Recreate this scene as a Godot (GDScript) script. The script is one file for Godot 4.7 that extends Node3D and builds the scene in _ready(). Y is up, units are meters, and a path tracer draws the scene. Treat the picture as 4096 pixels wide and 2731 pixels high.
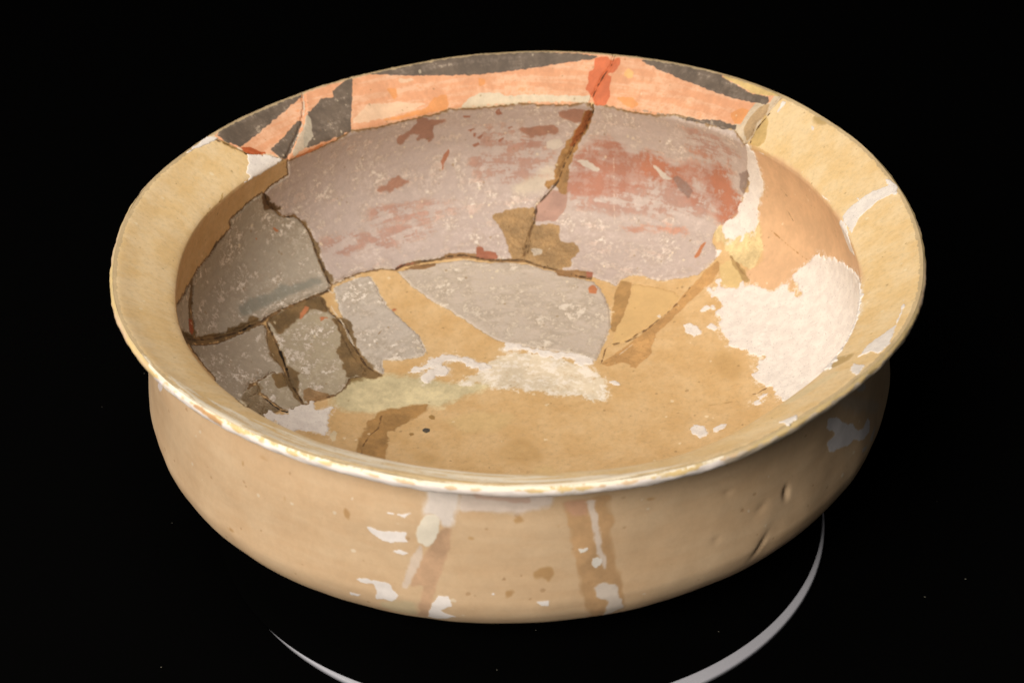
extends Node3D
# A restored painted pottery bowl on a black card over a white turntable, photographed on black.
# Lengths are first given in rim radii (the bowl's mouth is 30 cm wide) and then scaled by UNIT.

const UNIT := 0.15
const RIM_Y := 0.624            # height of the rim plane above the table, in rim radii
const ATLAS := 2048             # texels across the flattened inside of the bowl
const REACH := 1.4              # the flattened inside reaches this far from its centre
const EW := 2048                # texels round the outside
const EH := 640
const ETURN := 1.9              # the outside's print covers this angle to each side of the front, then mirrors
const EDOWN := 1.2

var inside_profile: Array = [[0, -.560], [.2, -.557], [.4, -.545], [.58, -.515], [.72, -.468], [.82, -.405], [.875, -.33], [.893, -.25], [.884, -.175], [.868, -.122], [.862, -.095], [.897, -.066], [.95, -.031], [.985, -.006], [1.0, 0]]
var outside_profile: Array = [[1.0, 0], [1.0075, -.007], [1.0075, -.018], [.998, -.028], [.965, -.040], [.938, -.055], [.925, -.08], [.926, -.12], [.937, -.19], [.948, -.28], [.9585, -.355], [.9600, -.39], [.948, -.432], [.915, -.475], [.84, -.515], [.70, -.552], [.5, -.583], [.3, -.60], [.0, -.602]]
# how far the hand-made rim leaves a true circle and a true plane, in thousandths, every 7.5 degrees
var rim_out: Array = [6, 10, 14, 17, 16, 13, 13, 16, 18, 16, 10, 5, 0, -4, -6, -8, -10, -9, -8, -8, -7, -5, -2, 1, 4, 6, 7, 9, 10, 10, 10, 9, 7, 5, 2, -4, -10, -13, -13, -14, -16, -16, -16, -16, -13, -10, -5, 1]
var rim_up: Array = [-6, -8, -11, -12, -10, -5, -3, -4, -6, -8, -8, -6, -3, 0, 4, 7, 9, 12, 12, 10, 7, 5, 3, 1, -3, -6, -10, -12, -12, -12, -11, -8, -5, -2, 2, 3, 3, 4, 5, 6, 7, 8, 9, 9, 7, 5, 1, -3]

var tab := {}
var outlines := {}
var rim_r := PackedFloat32Array()
var rim_h := PackedFloat32Array()
var edge_noise := FastNoiseLite.new()
var lump_noise := FastNoiseLite.new()
var grain := PackedByteArray()      # fine noise, one byte a texel of the inside print
var middle := PackedByteArray()     # noise in between
var cloud := PackedByteArray()      # broad noise
var streak := PackedByteArray()     # noise drawn out round the bowl, as a wet hand or a brush leaves it
var paint := PackedByteArray()      # the inside print, three bytes a texel
var relief := PackedByteArray()
var paint_w := 0
var paint_h := 0
var e_grain := PackedByteArray()
var e_middle := PackedByteArray()
var e_cloud := PackedByteArray()
var e_streak := PackedByteArray()


func _ready() -> void:
	# --- camera -------------------------------------------------------------------------------
	var camera := Camera3D.new()
	camera.name = "camera"
	var lens := CameraAttributesPhysical.new()
	lens.frustum_focal_length = 60.0
	lens.exposure_aperture = 15.0
	lens.frustum_focus_distance = 0.64
	camera.attributes = lens
	camera.keep_aspect = Camera3D.KEEP_HEIGHT
	camera.fov = 22.62
	camera.near = 0.02
	camera.far = 12.0
	add_child(camera)
	var ahead := Vector3(-0.00282613, -0.5750997, -0.81807845)
	var above := Vector3(0.04735398, 0.817087, -0.5745663)
	camera.transform = Transform3D(Basis(ahead.cross(above), above, -ahead).orthonormalized(), Vector3(0, 2.22179533 + RIM_Y, 3.66194937) * UNIT)
	# --- light: a soft box to the left of the camera, a larger one overhead, and a weak one on the right ----
	var world := WorldEnvironment.new()
	world.name = "studio"
	var env := Environment.new()
	env.background_mode = Environment.BG_COLOR
	env.background_color = Color.BLACK
	env.tonemap_mode = Environment.TONE_MAPPER_LINEAR
	env.tonemap_exposure = 1.75
	env.sdfgi_enabled = true
	env.ssao_enabled = true
	env.ssil_enabled = true
	world.environment = env
	add_child(world)
	soft_box("key_light", Vector3(-0.46, 0.67, 0.75), Vector3(0, 0.06, 0), Vector2(0.52, 0.52), 0.7, Color(1.0, 0.97, 0.92))
	soft_box("top_light", Vector3(-0.15, 0.88, 0), Vector3(0, 0.06, 0), Vector2(0.5, 0.5), 0.24, Color(1.0, 0.97, 0.94))
	soft_box("fill_light", Vector3(0.75, 0.45, 0.55), Vector3(0, 0.06, 0), Vector2(0.5, 0.5), 0.014, Color(1.0, 0.98, 0.95))
	# --- the setting ----------------------------------------------------------------------------
	prepare()
	build_table()
	build_turntable()
	# --- the bowl -------------------------------------------------------------------------------
	trace_outlines()
	build_bowl()
	build_dust()


func soft_box(called: String, at: Vector3, to: Vector3, size: Vector2, energy: float, tint: Color) -> void:
	var l := AreaLight3D.new()
	l.name = called
	l.area_size = size
	l.area_normalize_energy = true
	l.light_energy = energy
	l.light_color = tint
	l.area_range = 5.0
	l.shadow_enabled = true
	add_child(l)
	l.look_at_from_position(at, to, Vector3.UP)


# ---------------------------------------------------------------- the bowl's surfaces
func smooth(x: float) -> float:
	var t := clampf(x, 0.0, 1.0)
	return t * t * (3.0 - 2.0 * t)


func curve_of(points: Array) -> Dictionary:
	var pts: Array[Vector2] = []
	for p in points:
		pts.append(Vector2(p[0], p[1]))
	pts.insert(0, pts[0] * 2.0 - pts[1])
	pts.append(pts[-1] * 2.0 - pts[-2])
	var line := PackedVector2Array()
	for i in range(1, pts.size() - 2):
		for k in 24:
			line.append(pts[i].cubic_interpolate(pts[i + 1], pts[i - 1], pts[i + 2], k / 24.0))
	line.append(pts[-2])
	var lengths := PackedFloat32Array([0.0])
	for i in range(1, line.size()):
		lengths.append(lengths[-1] + line[i].distance_to(line[i - 1]))
	var even := PackedVector2Array()
	var count := 1200
	var at := 0
	for k in count + 1:
		var s: float = lengths[-1] * k / count
		while at < line.size() - 2 and lengths[at + 1] < s:
			at += 1
		even.append(line[at].lerp(line[at + 1], clampf((s - lengths[at]) / maxf(lengths[at + 1] - lengths[at], 1e-9), 0.0, 1.0)))
	return {"line": even, "length": lengths[-1], "knots": lengths}


func prepare() -> void:
	tab["in"] = curve_of(inside_profile)
	tab["out"] = curve_of(outside_profile)
	for k in 720:
		var f := k / 15.0
		var i := int(f)
		var a := f - i
		rim_r.append(cubic_interpolate(rim_out[i % 48], rim_out[(i + 1) % 48], rim_out[(i + 47) % 48], rim_out[(i + 2) % 48], a) / 1000.0)
		rim_h.append(cubic_interpolate(rim_up[i % 48], rim_up[(i + 1) % 48], rim_up[(i + 47) % 48], rim_up[(i + 2) % 48], a) / 1000.0)
	edge_noise.seed = 11
	edge_noise.frequency = 1.0
	edge_noise.fractal_octaves = 4
	edge_noise.fractal_gain = 0.6
	lump_noise.seed = 5
	lump_noise.frequency = 1.0
	lump_noise.fractal_octaves = 3


func on_curve(which: String, s: float) -> Vector2:
	var line: PackedVector2Array = tab[which].line
	var f := clampf(s / tab[which].length, 0.0, 1.0) * 1200.0
	var i := mini(int(f), 1199)
	return line[i].lerp(line[i + 1], f - i)


func rim_at(table: PackedFloat32Array, turn: float) -> float:
	var f := fposmod(turn, TAU) / TAU * 720.0
	var i := int(f) % 720
	return lerpf(table[i], table[(i + 1) % 720], f - floorf(f))


func inside(turn: float, s: float) -> Vector3:
	var p := on_curve("in", s)
	var w := smooth((p.y + 0.42) / 0.39)
	var r := p.x + rim_at(rim_r, turn) * w
	var x := sin(turn)
	var z := cos(turn)
	var lump := lump_noise.get_noise_3d(p.x * x * 3.2, p.y * 3.2, p.x * z * 3.2) * 0.006 * (1.0 - 0.6 * w)
	# at the front the lip is narrower, flatter and rounder
	var turned := wrapf(turn + 0.1, -PI, PI) / 0.5
	if absf(turned) < 2.6 and s > 1.0:
		var here := exp(-turned * turned) * (smooth((s - 1.0) / 0.186) if s < 1.186 else clampf((1.354 - s) / 0.168, 0.0, 1.0))
		r += 0.045 * here
		lump += 0.050 * here
	return Vector3(r * x, p.y + rim_at(rim_h, turn) * w + lump, r * z)


func inside_flat(p: Vector2) -> Vector3:      # p: the flattened inside, distance from the centre along the clay
	return inside(atan2(p.x, p.y), p.length())


var dents: Array = [[.578, .434, .030, .0055, .007, .82], [.668, .331, .008, .015, .009, -.25], [.456, .363, .012, .008, .002, 0.4], [.587, .334, .020, .010, .0022, .5], [.493, .253, .012, .008, .002, 0.0], [.60, .43, .06, .03, .003, .8]]


func outside(turn: float, s: float) -> Vector3:
	var p := on_curve("out", s)
	var w := smooth((p.y + 0.20) / 0.17)
	var r := p.x + rim_at(rim_r, turn) * w
	var x := sin(turn)
	var z := cos(turn)
	if s > 0.07:
		var body := smooth((s - 0.07) / 0.08)
		r += body * 0.006 * lump_noise.get_noise_3d(p.x * x * 2.6 + 9.0, p.y * 2.6, p.x * z * 2.6) * minf(1.0, p.x * 3.0)
		for d in dents:
			var dx: float = turn - d[0]
			var dy: float = s - d[1]
			if absf(dx) < 0.16 and absf(dy) < 0.16:
				var a: float = (dx * cos(d[5]) - dy * sin(d[5])) / d[2]
				var b: float = (dx * sin(d[5]) + dy * cos(d[5])) / d[3]
				r -= body * d[4] * exp(-a * a - b * b)
	else:
		r += 0.003 * edge_noise.get_noise_2d(turn * 14.0, s * 30.0) * smooth(s / 0.01)
	return Vector3(r * x, p.y + rim_at(rim_h, turn) * w, r * z)


func lift(p: Vector3) -> Vector3:
	return p * UNIT


# ---------------------------------------------------------------- small helpers for the tree of objects
func tag(o: Node3D, label: String, category := "", group := "", kind := "") -> void:
	if label:
		o.set_meta("label", label)
	if category:
		o.set_meta("category", category)
	if group:
		o.set_meta("group", group)
	if kind:
		o.set_meta("kind", kind)


func put(called: String, mesh: Mesh, parent: Node) -> MeshInstance3D:
	var o := MeshInstance3D.new()
	o.name = called
	o.mesh = mesh
	parent.add_child(o, true)
	return o


func sheet(at: Callable, uv: Callable, columns: int, s0: float, s1: float, rows: int, power := 1.0) -> SurfaceTool:
	# a band of the lathe: columns round, rows along the profile
	var st := SurfaceTool.new()
	st.begin(Mesh.PRIMITIVE_TRIANGLES)
	st.set_smooth_group(0)
	for i in columns + 1:
		var turn := -PI + TAU * i / columns
		for j in rows + 1:
			var s := lerpf(s0, s1, pow(float(j) / rows, power))
			st.set_uv(uv.call(turn, s))
			st.add_vertex(lift(at.call(turn, s)))
	for i in columns:
		for j in rows:
			var a := i * (rows + 1) + j
			var b := a + rows + 1
			for k in [a, b, b + 1, a, b + 1, a + 1]:
				st.add_index(k)
	st.generate_normals()
	return st


func uv_inside(turn: float, s: float) -> Vector2:
	return Vector2(0.5 + s * sin(turn) / (2.0 * REACH), 0.5 + s * cos(turn) / (2.0 * REACH))


func uv_outside(turn: float, s: float) -> Vector2:
	var t := turn
	if absf(t) > ETURN:
		t = signf(t) * (2.0 * ETURN - absf(t))
	return Vector2(0.5 + t / (2.0 * ETURN), s / EDOWN)


# ---------------------------------------------------------------- outlines and prints
func outline(called: String, numbers: Array) -> void:
	var p := PackedVector2Array()
	for i in range(0, numbers.size(), 2):
		p.append(Vector2(numbers[i], numbers[i + 1]) / 1000.0)
	if not outlines.has(called):
		outlines[called] = []
	outlines[called].append(p)


func thread(called: String, width: float, numbers: Array) -> void:      # a thin outline round a line
	var p := PackedVector2Array()
	for i in range(0, numbers.size(), 2):
		p.append(Vector2(numbers[i], numbers[i + 1]) / 1000.0)
	var there := PackedVector2Array()
	var back := PackedVector2Array()
	for i in p.size():
		var d := (p[mini(i + 1, p.size() - 1)] - p[maxi(i - 1, 0)]).normalized().orthogonal() * width * (0.5 if i % 3 else 0.32)
		there.append(p[i] + d)
		back.append(p[i] - d)
	back.reverse()
	there.append_array(back)
	if not outlines.has(called):
		outlines[called] = []
	outlines[called].append(there)


func texels(p: PackedVector2Array, outer: bool) -> PackedVector2Array:
	var q := PackedVector2Array()
	for v in p:
		if outer:
			q.append(Vector2((0.5 + v.x / (2.0 * ETURN)) * EW, v.y / EDOWN * EH))
		else:
			q.append(Vector2((0.5 + v.x / (2.0 * REACH)) * ATLAS, (0.5 + v.y / (2.0 * REACH)) * ATLAS))
	return q


func mask_of(shapes: Array, blur: int, jag: float) -> Dictionary:
	# fills outlines whose sides are broken up a little, then softens them over about 2^blur texels
	var lines: Array[PackedVector2Array] = []
	for p in shapes:
		var broken := PackedVector2Array()
		for i in p.size():
			var a: Vector2 = p[i]
			var b: Vector2 = p[(i + 1) % p.size()]
			var n := maxi(1, int(a.distance_to(b) / 5.0))
			var side := (b - a).normalized().orthogonal()
			for k in n:
				var q := a.lerp(b, float(k) / n)
				broken.append(q + side * edge_noise.get_noise_2d(q.x * 0.05, q.y * 0.05) * jag)
		lines.append(broken)
	var box := Rect2(lines[0][0], Vector2.ZERO)
	for line in lines:
		for v in line:
			box = box.expand(v)
	var pad := (1 << blur) * 2 + 6
	var unit := 1 << blur
	var x0 := int(box.position.x) - pad
	var y0 := int(box.position.y) - pad
	var w := (int(box.size.x) + 2 * pad) / unit * unit + unit
	var h := (int(box.size.y) + 2 * pad) / unit * unit + unit
	var im := Image.create(w, h, false, Image.FORMAT_L8)
	for line in lines:
		var cross: Array = []
		cross.resize(h)
		for j in h:
			cross[j] = PackedFloat32Array()
		for i in line.size():
			var a := line[i]
			var b := line[(i + 1) % line.size()]
			if a.y > b.y:
				var c := a
				a = b
				b = c
			for j in range(maxi(0, ceili(a.y - y0 - 0.5)), mini(h, ceili(b.y - y0 - 0.5))):
				cross[j].append(a.x + (b.x - a.x) * (j + 0.5 + y0 - a.y) / (b.y - a.y) - x0)
		for j in h:
			var row: PackedFloat32Array = cross[j]
			row.sort()
			for k in range(0, row.size() - 1, 2):
				var from := roundi(row[k])
				im.fill_rect(Rect2i(from, j, maxi(1, roundi(row[k + 1]) - from), 1), Color.WHITE)
	for k in blur:
		im.shrink_x2()
	if blur:
		im.resize(w, h, Image.INTERPOLATE_CUBIC)
	return {"x": x0, "y": y0, "w": w, "h": h, "d": im.get_data()}


func colour(hex: String) -> Vector3:
	var c := Color(hex)
	return Vector3(c.r, c.g, c.b) * 255.0


# lays one kind of matter on a print: `ragged` breaks its edge up, `wispy` makes the break-up follow the brush, `grow` widens it, `cover` leaves it in patches, `only` gathers those patches, `band` keeps it to the outline's edge, `vary` changes its tone, `rough` and `carve` shape the relief
func lay(called: String, how: Dictionary) -> void:
	var c := colour(how.c)
	var outer: bool = how.get("outer", false)
	var op: float = how.get("op", 1.0)
	var ragged: float = how.get("ragged", 0.5) * 0.55
	var cover: float = how.get("cover", 0.0)
	var wispy: float = how.get("wispy", 0.0)
	var grow: float = how.get("grow", 0.0) - 0.5
	var vary: float = how.get("vary", 0.12) * 0.55
	var hard: float = how.get("hard", 0.35)
	var only: float = how.get("only", 0.0)
	var soft: float = how.get("soft", 0.2)
	var rough: float = how.get("rough", 0.0)
	var carve: float = how.get("carve", 0.0)
	var g := e_grain if outer else grain
	var b := e_cloud if outer else cloud
	var s := e_streak if outer else streak
	var md := e_middle if outer else middle
	var fine: float = how.get("fine", 0.4)
	var broad: float = how.get("broad", 0.0)
	var band: float = how.get("band", 0.0)
	for p in outlines[called]:
		var m := mask_of([texels(p, outer)], how.get("blur", 2), how.get("jag", 4.0))
		var d: PackedByteArray = m.d
		var w: int = m.w
		var x_from: int = maxi(0, -m.x)
		var x_to: int = mini(w, paint_w - m.x)
		for j in range(maxi(0, -m.y), mini(m.h, paint_h - m.y)):
			var at: int = (j + m.y) * paint_w + m.x
			var from: int = j * w
			for i in range(x_from, x_to):
				var v := d[from + i]
				if v < 6:
					continue
				var k := at + i
				var n := (g[k] * fine + (1.0 - fine) * ((md[k] * (1.0 - broad) + b[k] * broad) * (1.0 - wispy) + s[k] * wispy)) / 255.0
				var a := (v / 255.0 + grow + (n - 0.5) * ragged) / hard + 0.5
				if a <= 0.0:
					continue
				a = minf(a, 1.0) * op
				if cover > 0.0:
					a *= clampf((n - 1.0 + cover) / soft + 0.5, 0.0, 1.0)
					if only > 0.0:
						a *= clampf((b[k] / 255.0 - 1.0 + only) / 0.25 + 0.5, 0.0, 1.0)
					if a <= 0.0:
						continue
				if band > 0.0:
					a *= clampf(1.0 - (v / 255.0 - 0.5) / band, 0.0, 1.0)
					if a <= 0.0:
						continue
				var f := 1.0 + vary * ((b[k] + n * 255.0) / 255.0 - 1.0)
				var q := k * 3
				paint[q] = clampi(int(paint[q] + (c.x * f - paint[q]) * a), 0, 255)
				paint[q + 1] = clampi(int(paint[q + 1] + (c.y * f - paint[q + 1]) * a), 0, 255)
				paint[q + 2] = clampi(int(paint[q + 2] + (c.z * f - paint[q + 2]) * a), 0, 255)
				if rough != 0.0 or carve != 0.0:
					relief[k] = clampi(int(relief[k] + a * (rough * (n - 0.5) * 255.0 - carve)), 0, 255)


func noise_image(sd: int, w: int, h: int, freq: float, octaves: int, gain := 0.5) -> Image:
	var n := FastNoiseLite.new()
	n.seed = sd
	n.noise_type = FastNoiseLite.TYPE_SIMPLEX_SMOOTH
	n.frequency = freq
	n.fractal_octaves = octaves
	n.fractal_gain = gain
	return n.get_image(w, h, false, false, true)


func even(bytes: PackedByteArray) -> PackedByteArray:      # spreads a noise so that every value is as frequent as any other
	var counts := PackedInt64Array()
	counts.resize(256)
	for k in range(0, bytes.size(), 7):
		counts[bytes[k]] += 1
	var sum := 0
	var map := PackedByteArray()
	map.resize(256)
	var all := (bytes.size() + 6) / 7
	for v in 256:
		map[v] = clampi((sum + counts[v] / 2) * 255 / all, 0, 255)
		sum += counts[v]
	for k in bytes.size():
		bytes[k] = map[bytes[k]]
	return bytes


func noise_bytes(sd: int, w: int, h: int, freq: float, octaves: int, gain := 0.5) -> PackedByteArray:
	return even(noise_image(sd, w, h, freq, octaves, gain).get_data())


func texture_of(bytes: PackedByteArray, w: int, h: int, format: int) -> ImageTexture:
	return ImageTexture.create_from_image(Image.create_from_data(w, h, false, format, bytes))

# ---------------------------------------------------------------- the prints
func print_inside() -> void:
	paint_w = ATLAS
	paint_h = ATLAS
	grain = noise_bytes(21, ATLAS, ATLAS, 0.05, 5, 0.9)
	middle = noise_bytes(24, ATLAS, ATLAS, 0.02, 6, 0.74)
	cloud = noise_bytes(22, ATLAS, ATLAS, 0.008, 6, 0.62)
	var drawn := noise_image(23, 420, 1024, 0.03, 6, 0.72)
	drawn.resize(2048, 1024, Image.INTERPOLATE_CUBIC)
	var drawn_bytes := even(drawn.get_data())
	streak.resize(ATLAS * ATLAS)
	relief.resize(ATLAS * ATLAS)
	paint.resize(ATLAS * ATLAS * 3)
	var neck := neck_length()
	var floor_tone := colour("dab98a")
	var floor_deep := colour("cda772")
	var lip_tone := colour("dfbd86")
	var lip_cream := colour("e7cda2")
	var unit := 2.0 * REACH / ATLAS
	for j in ATLAS:
		var v := (j + 0.5) * unit - REACH
		for i in ATLAS:
			var u := (i + 0.5) * unit - REACH
			var s := sqrt(u * u + v * v)
			if s > 1.39:
				continue
			var k := j * ATLAS + i
			var t := int((atan2(u, v) / TAU + 0.5) * 2047.0)
			var st := drawn_bytes[int(s * 720.0) * 2048 + t]
			streak[k] = st
			var n := grain[k]
			var b := cloud[k]
			var c: Vector3
			if s > neck + (n - 128) * 0.00002:
				c = lip_tone.lerp(lip_cream, clampf((b * 0.7 + middle[k] * 0.2 + st * 0.1) / 255.0, 0.0, 1.0))
			else:
				c = floor_deep.lerp(floor_tone, clampf((b * 0.6 + middle[k] * 0.25 + st * 0.15) / 255.0, 0.0, 1.0))
			var f := 1.0 + (n - 128) * 0.00016
			if n < 14:
				f -= (14 - n) * 0.004
			var q := k * 3
			paint[q] = clampi(int(c.x * f), 0, 255)
			paint[q + 1] = clampi(int(c.y * f), 0, 255)
			paint[q + 2] = clampi(int(c.z * f), 0, 255)
			relief[k] = clampi(128 + int((0.35 if s > neck else 1.0) * ((n - 128) * 0.018 + (b - 128) * 0.05 + (middle[k] - 128) * 0.03)), 0, 255)


func neck_length() -> float:
	return tab["in"].knots[240]


func paint_layers() -> void:
	# restored plaster inside, tinted
	lay("P_pink", {"c": "d8b088", "blur": 4, "ragged": 0.25, "vary": 0.10, "hard": 0.6})
	lay("B_wedge", {"c": "bd935f", "ragged": 0.5, "vary": 0.25, "rough": 0.3})
	lay("B_panel", {"c": "b08a58", "ragged": 0.5, "vary": 0.25})
	lay("panel_fill", {"c": "d4b079", "ragged": 0.3, "vary": 0.06})
	lay("dark_olive", {"c": "7d6a3c", "op": 0.75, "blur": 4, "ragged": 1.3, "vary": 0.4, "hard": 0.7})
	lay("olive_wash", {"c": "d4c69e", "op": 0.95, "blur": 4, "ragged": 1.5, "wispy": 0.4, "vary": 0.25, "hard": 0.8, "grow": 0.3})
	lay("pale_band", {"c": "e2d4bc", "op": 0.92, "blur": 4, "ragged": 1.9, "wispy": 0.6, "vary": 0.16, "grow": 0.15, "fine": 0.3, "cover": 0.9})
	lay("pale_band", {"c": "ece2d4", "op": 0.85, "blur": 4, "ragged": 2.0, "wispy": 0.7, "cover": 0.4, "fine": 0.35, "soft": 0.12, "rough": 0.1})
	lay("cream_low", {"c": "d8bd84", "op": 0.8, "ragged": 0.6, "wispy": 0.3})
	lay("cream_blob", {"c": "dcc592", "op": 0.9, "blur": 3, "ragged": 1.3, "vary": 0.3, "rough": 0.5})
	lay("stain_floor", {"c": "b8925a", "op": 0.35, "blur": 4, "ragged": 1.6, "broad": 0.4, "hard": 0.7})
	lay("stain_light", {"c": "d2b581", "op": 0.6, "blur": 4, "ragged": 1.2, "broad": 0.4, "hard": 0.7})
	for key in ["W_main", "W_tail", "W_dab", "W_strip", "W_corner", "W_floor_lo", "W_floor_hi"]:
		lay(key, {"c": "e4d9cc", "op": 0.75, "blur": 4 if key != "W_dab" else 2, "ragged": 2.6, "wispy": 0.4, "fine": 0.5, "hard": 0.4, "jag": 8.0})
	lay("floor_band", {"c": "a17b4a", "op": 0.9, "blur": 3, "ragged": 1.3, "jag": 9.0, "vary": 0.3, "rough": 0.2, "hard": 0.45})
	lay("dab_cream", {"c": "dcc8a4", "ragged": 1.6})
	# filler in the seams round every sherd, then the sherds' own slip
	var tones := {"sherd_back": "c0aea5", "sherd_right": "c4b2a8", "sherd_left": "b2a695", "sherd_edge": "beb3a4", "sherd_low": "ad9f8c", "sherd_mid": "b3a58c", "sherd_chip": "b2a48c", "sherd_shard": "9f907a", "sherd_strip": "c6baad", "sherd_centre": "c8b9aa"}
	for key in tones:
		var pale: bool = key in ["sherd_strip", "sherd_centre", "sherd_right"]
		lay(key, {"c": "8d6f4c" if pale else "6a4e30", "grow": 0.2 if pale else 0.4, "ragged": 0.7, "blur": 2 if pale else 3, "vary": 0.4, "op": 0.5 if pale else 0.95})
	lay("G_seam", {"c": "80623f", "op": 0.95, "blur": 2, "ragged": 1.2, "vary": 0.5})
	for key in tones:
		var wall: bool = key in ["sherd_back", "sherd_right"]
		lay(key, {"c": tones[key], "ragged": 0.5, "vary": 0.10, "rough": 0.06 if key == "sherd_back" else 0.03, "fine": 0.9})
		lay(key, {"c": "a39186" if wall else "8f8270", "op": 0.55, "cover": 0.45, "wispy": 0.3, "broad": 0.6, "fine": 0.12, "soft": 0.4})
		lay(key, {"c": "b8a48e", "op": 0.5, "cover": 0.3, "wispy": 0.2, "broad": 0.2, "fine": 0.2, "soft": 0.3})
		lay(key, {"c": "dfd4c8", "op": 0.7, "cover": 0.30, "wispy": 0.45, "broad": 0.15, "fine": 0.3, "soft": 0.14, "rough": 0.05})
		lay(key, {"c": "7f6f64", "op": 0.45, "cover": 0.13, "wispy": 0.6, "broad": 0.2, "fine": 0.35, "soft": 0.12, "only": 0.6})
		lay(key, {"c": "e8e0d6", "op": 0.65, "cover": 0.28, "wispy": 0.35, "fine": 0.35, "soft": 0.14, "only": 0.22, "rough": 0.06})
		lay(key, {"c": "e8e0d6", "op": 0.25, "cover": 0.25, "fine": 1.0, "soft": 0.4, "only": 0.5})
		lay(key, {"c": "e0d3c0", "op": 0.6, "ragged": 1.6, "band": 0.45, "blur": 3, "fine": 0.5, "hard": 0.3, "cover": 0.55})
	lay("sherd_centre", {"c": "a8967e", "op": 0.4, "cover": 0.35, "fine": 0.7, "soft": 0.2, "rough": 0.1})
	lay("sherd_centre", {"c": "ded2c2", "op": 0.5, "cover": 0.25, "fine": 0.6, "soft": 0.2, "rough": 0.1})
	lay("sherd_back", {"c": "b08c7e", "op": 0.5, "cover": 0.22, "wispy": 0.6, "broad": 0.3, "fine": 0.2, "soft": 0.2})
	lay("sherd_right", {"c": "b38e7e", "op": 0.4, "cover": 0.22, "wispy": 0.6, "broad": 0.3, "fine": 0.2, "soft": 0.2})
	lay("pale_side", {"c": "cfc0ab", "op": 0.8, "blur": 4, "ragged": 0.8, "hard": 0.7})
	lay("red_wash", {"c": "ab8070", "op": 0.7, "blur": 5, "ragged": 1.2, "wispy": 0.5, "cover": 0.5, "hard": 0.5, "fine": 0.25})
	lay("red_field", {"c": "b48a7a", "op": 0.8, "blur": 5, "ragged": 1.5, "wispy": 0.5, "grow": 0.12, "hard": 0.5, "fine": 0.25, "cover": 0.85})
	lay("red_field", {"c": "ac7762", "op": 0.8, "blur": 4, "ragged": 1.5, "wispy": 0.4, "cover": 0.5, "hard": 0.4, "fine": 0.3, "soft": 0.15})
	lay("red_hot", {"c": "b0745a", "op": 0.9, "blur": 4, "ragged": 2.0, "wispy": 0.15, "cover": 0.7, "hard": 0.4, "fine": 0.3, "soft": 0.12})
	lay("red_streak", {"c": "b98068", "op": 0.7, "blur": 4, "ragged": 2.0, "wispy": 0.6, "hard": 0.5})
	lay("red_splash", {"c": "9f7460", "op": 0.9, "blur": 3, "ragged": 1.3, "vary": 0.15, "fine": 0.3})
	lay("red_dot", {"c": "9f6c57", "op": 0.9, "blur": 1, "ragged": 0.6})
	lay("red_drip", {"c": "a96f54", "op": 0.9, "blur": 1, "ragged": 0.5})
	lay("pale_hole", {"c": "c9bcae", "ragged": 0.8, "vary": 0.1})
	lay("grey_dark", {"c": "7f6b62", "op": 0.6, "ragged": 1.6, "wispy": 0.3, "hard": 0.6})
	lay("smudge_blue", {"c": "7e8076", "op": 0.62, "blur": 3, "ragged": 1.2, "grow": -0.05, "hard": 0.8})
	lay("tan_patch", {"c": "a5855c", "ragged": 1.0, "vary": 0.3, "jag": 7.0, "rough": 0.5})
	lay("tan_gap", {"c": "c2b29d", "ragged": 0.5})
	lay("mauve_patch", {"c": "ae8a7a", "ragged": 0.8, "vary": 0.15})
	lay("B_crack_top", {"c": "a17a4c", "ragged": 1.1, "jag": 7.0, "vary": 0.35, "rough": 0.4})
	lay("B_crack_red", {"c": "93552f", "op": 0.9, "blur": 3, "ragged": 0.8, "vary": 0.35})
	lay("B_arc", {"c": "8f6d48", "ragged": 0.7, "vary": 0.3})
	lay("red_arc", {"c": "9c624a", "ragged": 1.2, "vary": 0.2})
	for key in ["B_dark", "B_seam", "B_under", "B_tri", "B_seam2", "B_seam3", "B_edge"]:
		lay(key, {"c": "5d4225" if key == "B_dark" else "755c3a", "op": 0.92, "ragged": 1.2, "jag": 9.0, "vary": 0.4, "rough": 0.2, "blur": 3})
	lay("B_patch", {"c": "7d6038", "op": 0.85, "ragged": 0.9, "vary": 0.3})
	lay("B_foot", {"c": "8a6a45", "op": 0.85, "ragged": 0.9, "vary": 0.3})
	lay("B_shards", {"c": "7f6a4a", "op": 0.6, "ragged": 1.8, "vary": 0.3, "rough": 0.7})
	lay("red_edge", {"c": "a3532c", "ragged": 0.5})
	lay("chip_orange", {"c": "bd7a52", "blur": 2, "ragged": 1.2})
	lay("B_fork", {"c": "a98a58", "op": 0.8, "ragged": 0.8})
	lay("dot_dark", {"c": "4f4a42", "blur": 1, "ragged": 0.2, "jag": 2.0})
	lay("dot_brown", {"c": "93703c", "op": 0.8, "blur": 1, "ragged": 0.4})
	# the painted lip
	for key in ["lip_back", "lip_right", "lip_left"]:
		lay(key, {"c": "8a6a45", "grow": 0.34, "ragged": 0.5, "blur": 3})
		lay(key, {"c": "d2bda0", "ragged": 0.3})
	lay("lip_orange", {"c": "e0a27a", "ragged": 0.35, "vary": 0.12})
	lay("lip_orange", {"c": "e5bea0", "op": 0.6, "cover": 0.45, "wispy": 0.5, "broad": 0.5, "fine": 0.12, "soft": 0.3})
	lay("lip_orange", {"c": "d98f60", "op": 0.6, "cover": 0.16, "wispy": 0.6, "fine": 0.2, "soft": 0.12})
	lay("lip_palegrey", {"c": "d6c8ae", "op": 0.9, "ragged": 0.6})
	lay("lip_pale", {"c": "e6c3a2", "op": 0.85, "ragged": 0.9, "wispy": 0.4})
	lay("lip_hot", {"c": "e0985e", "op": 0.92, "ragged": 0.5})
	lay("lip_spot", {"c": "ecb878", "op": 0.9, "ragged": 0.6})
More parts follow.
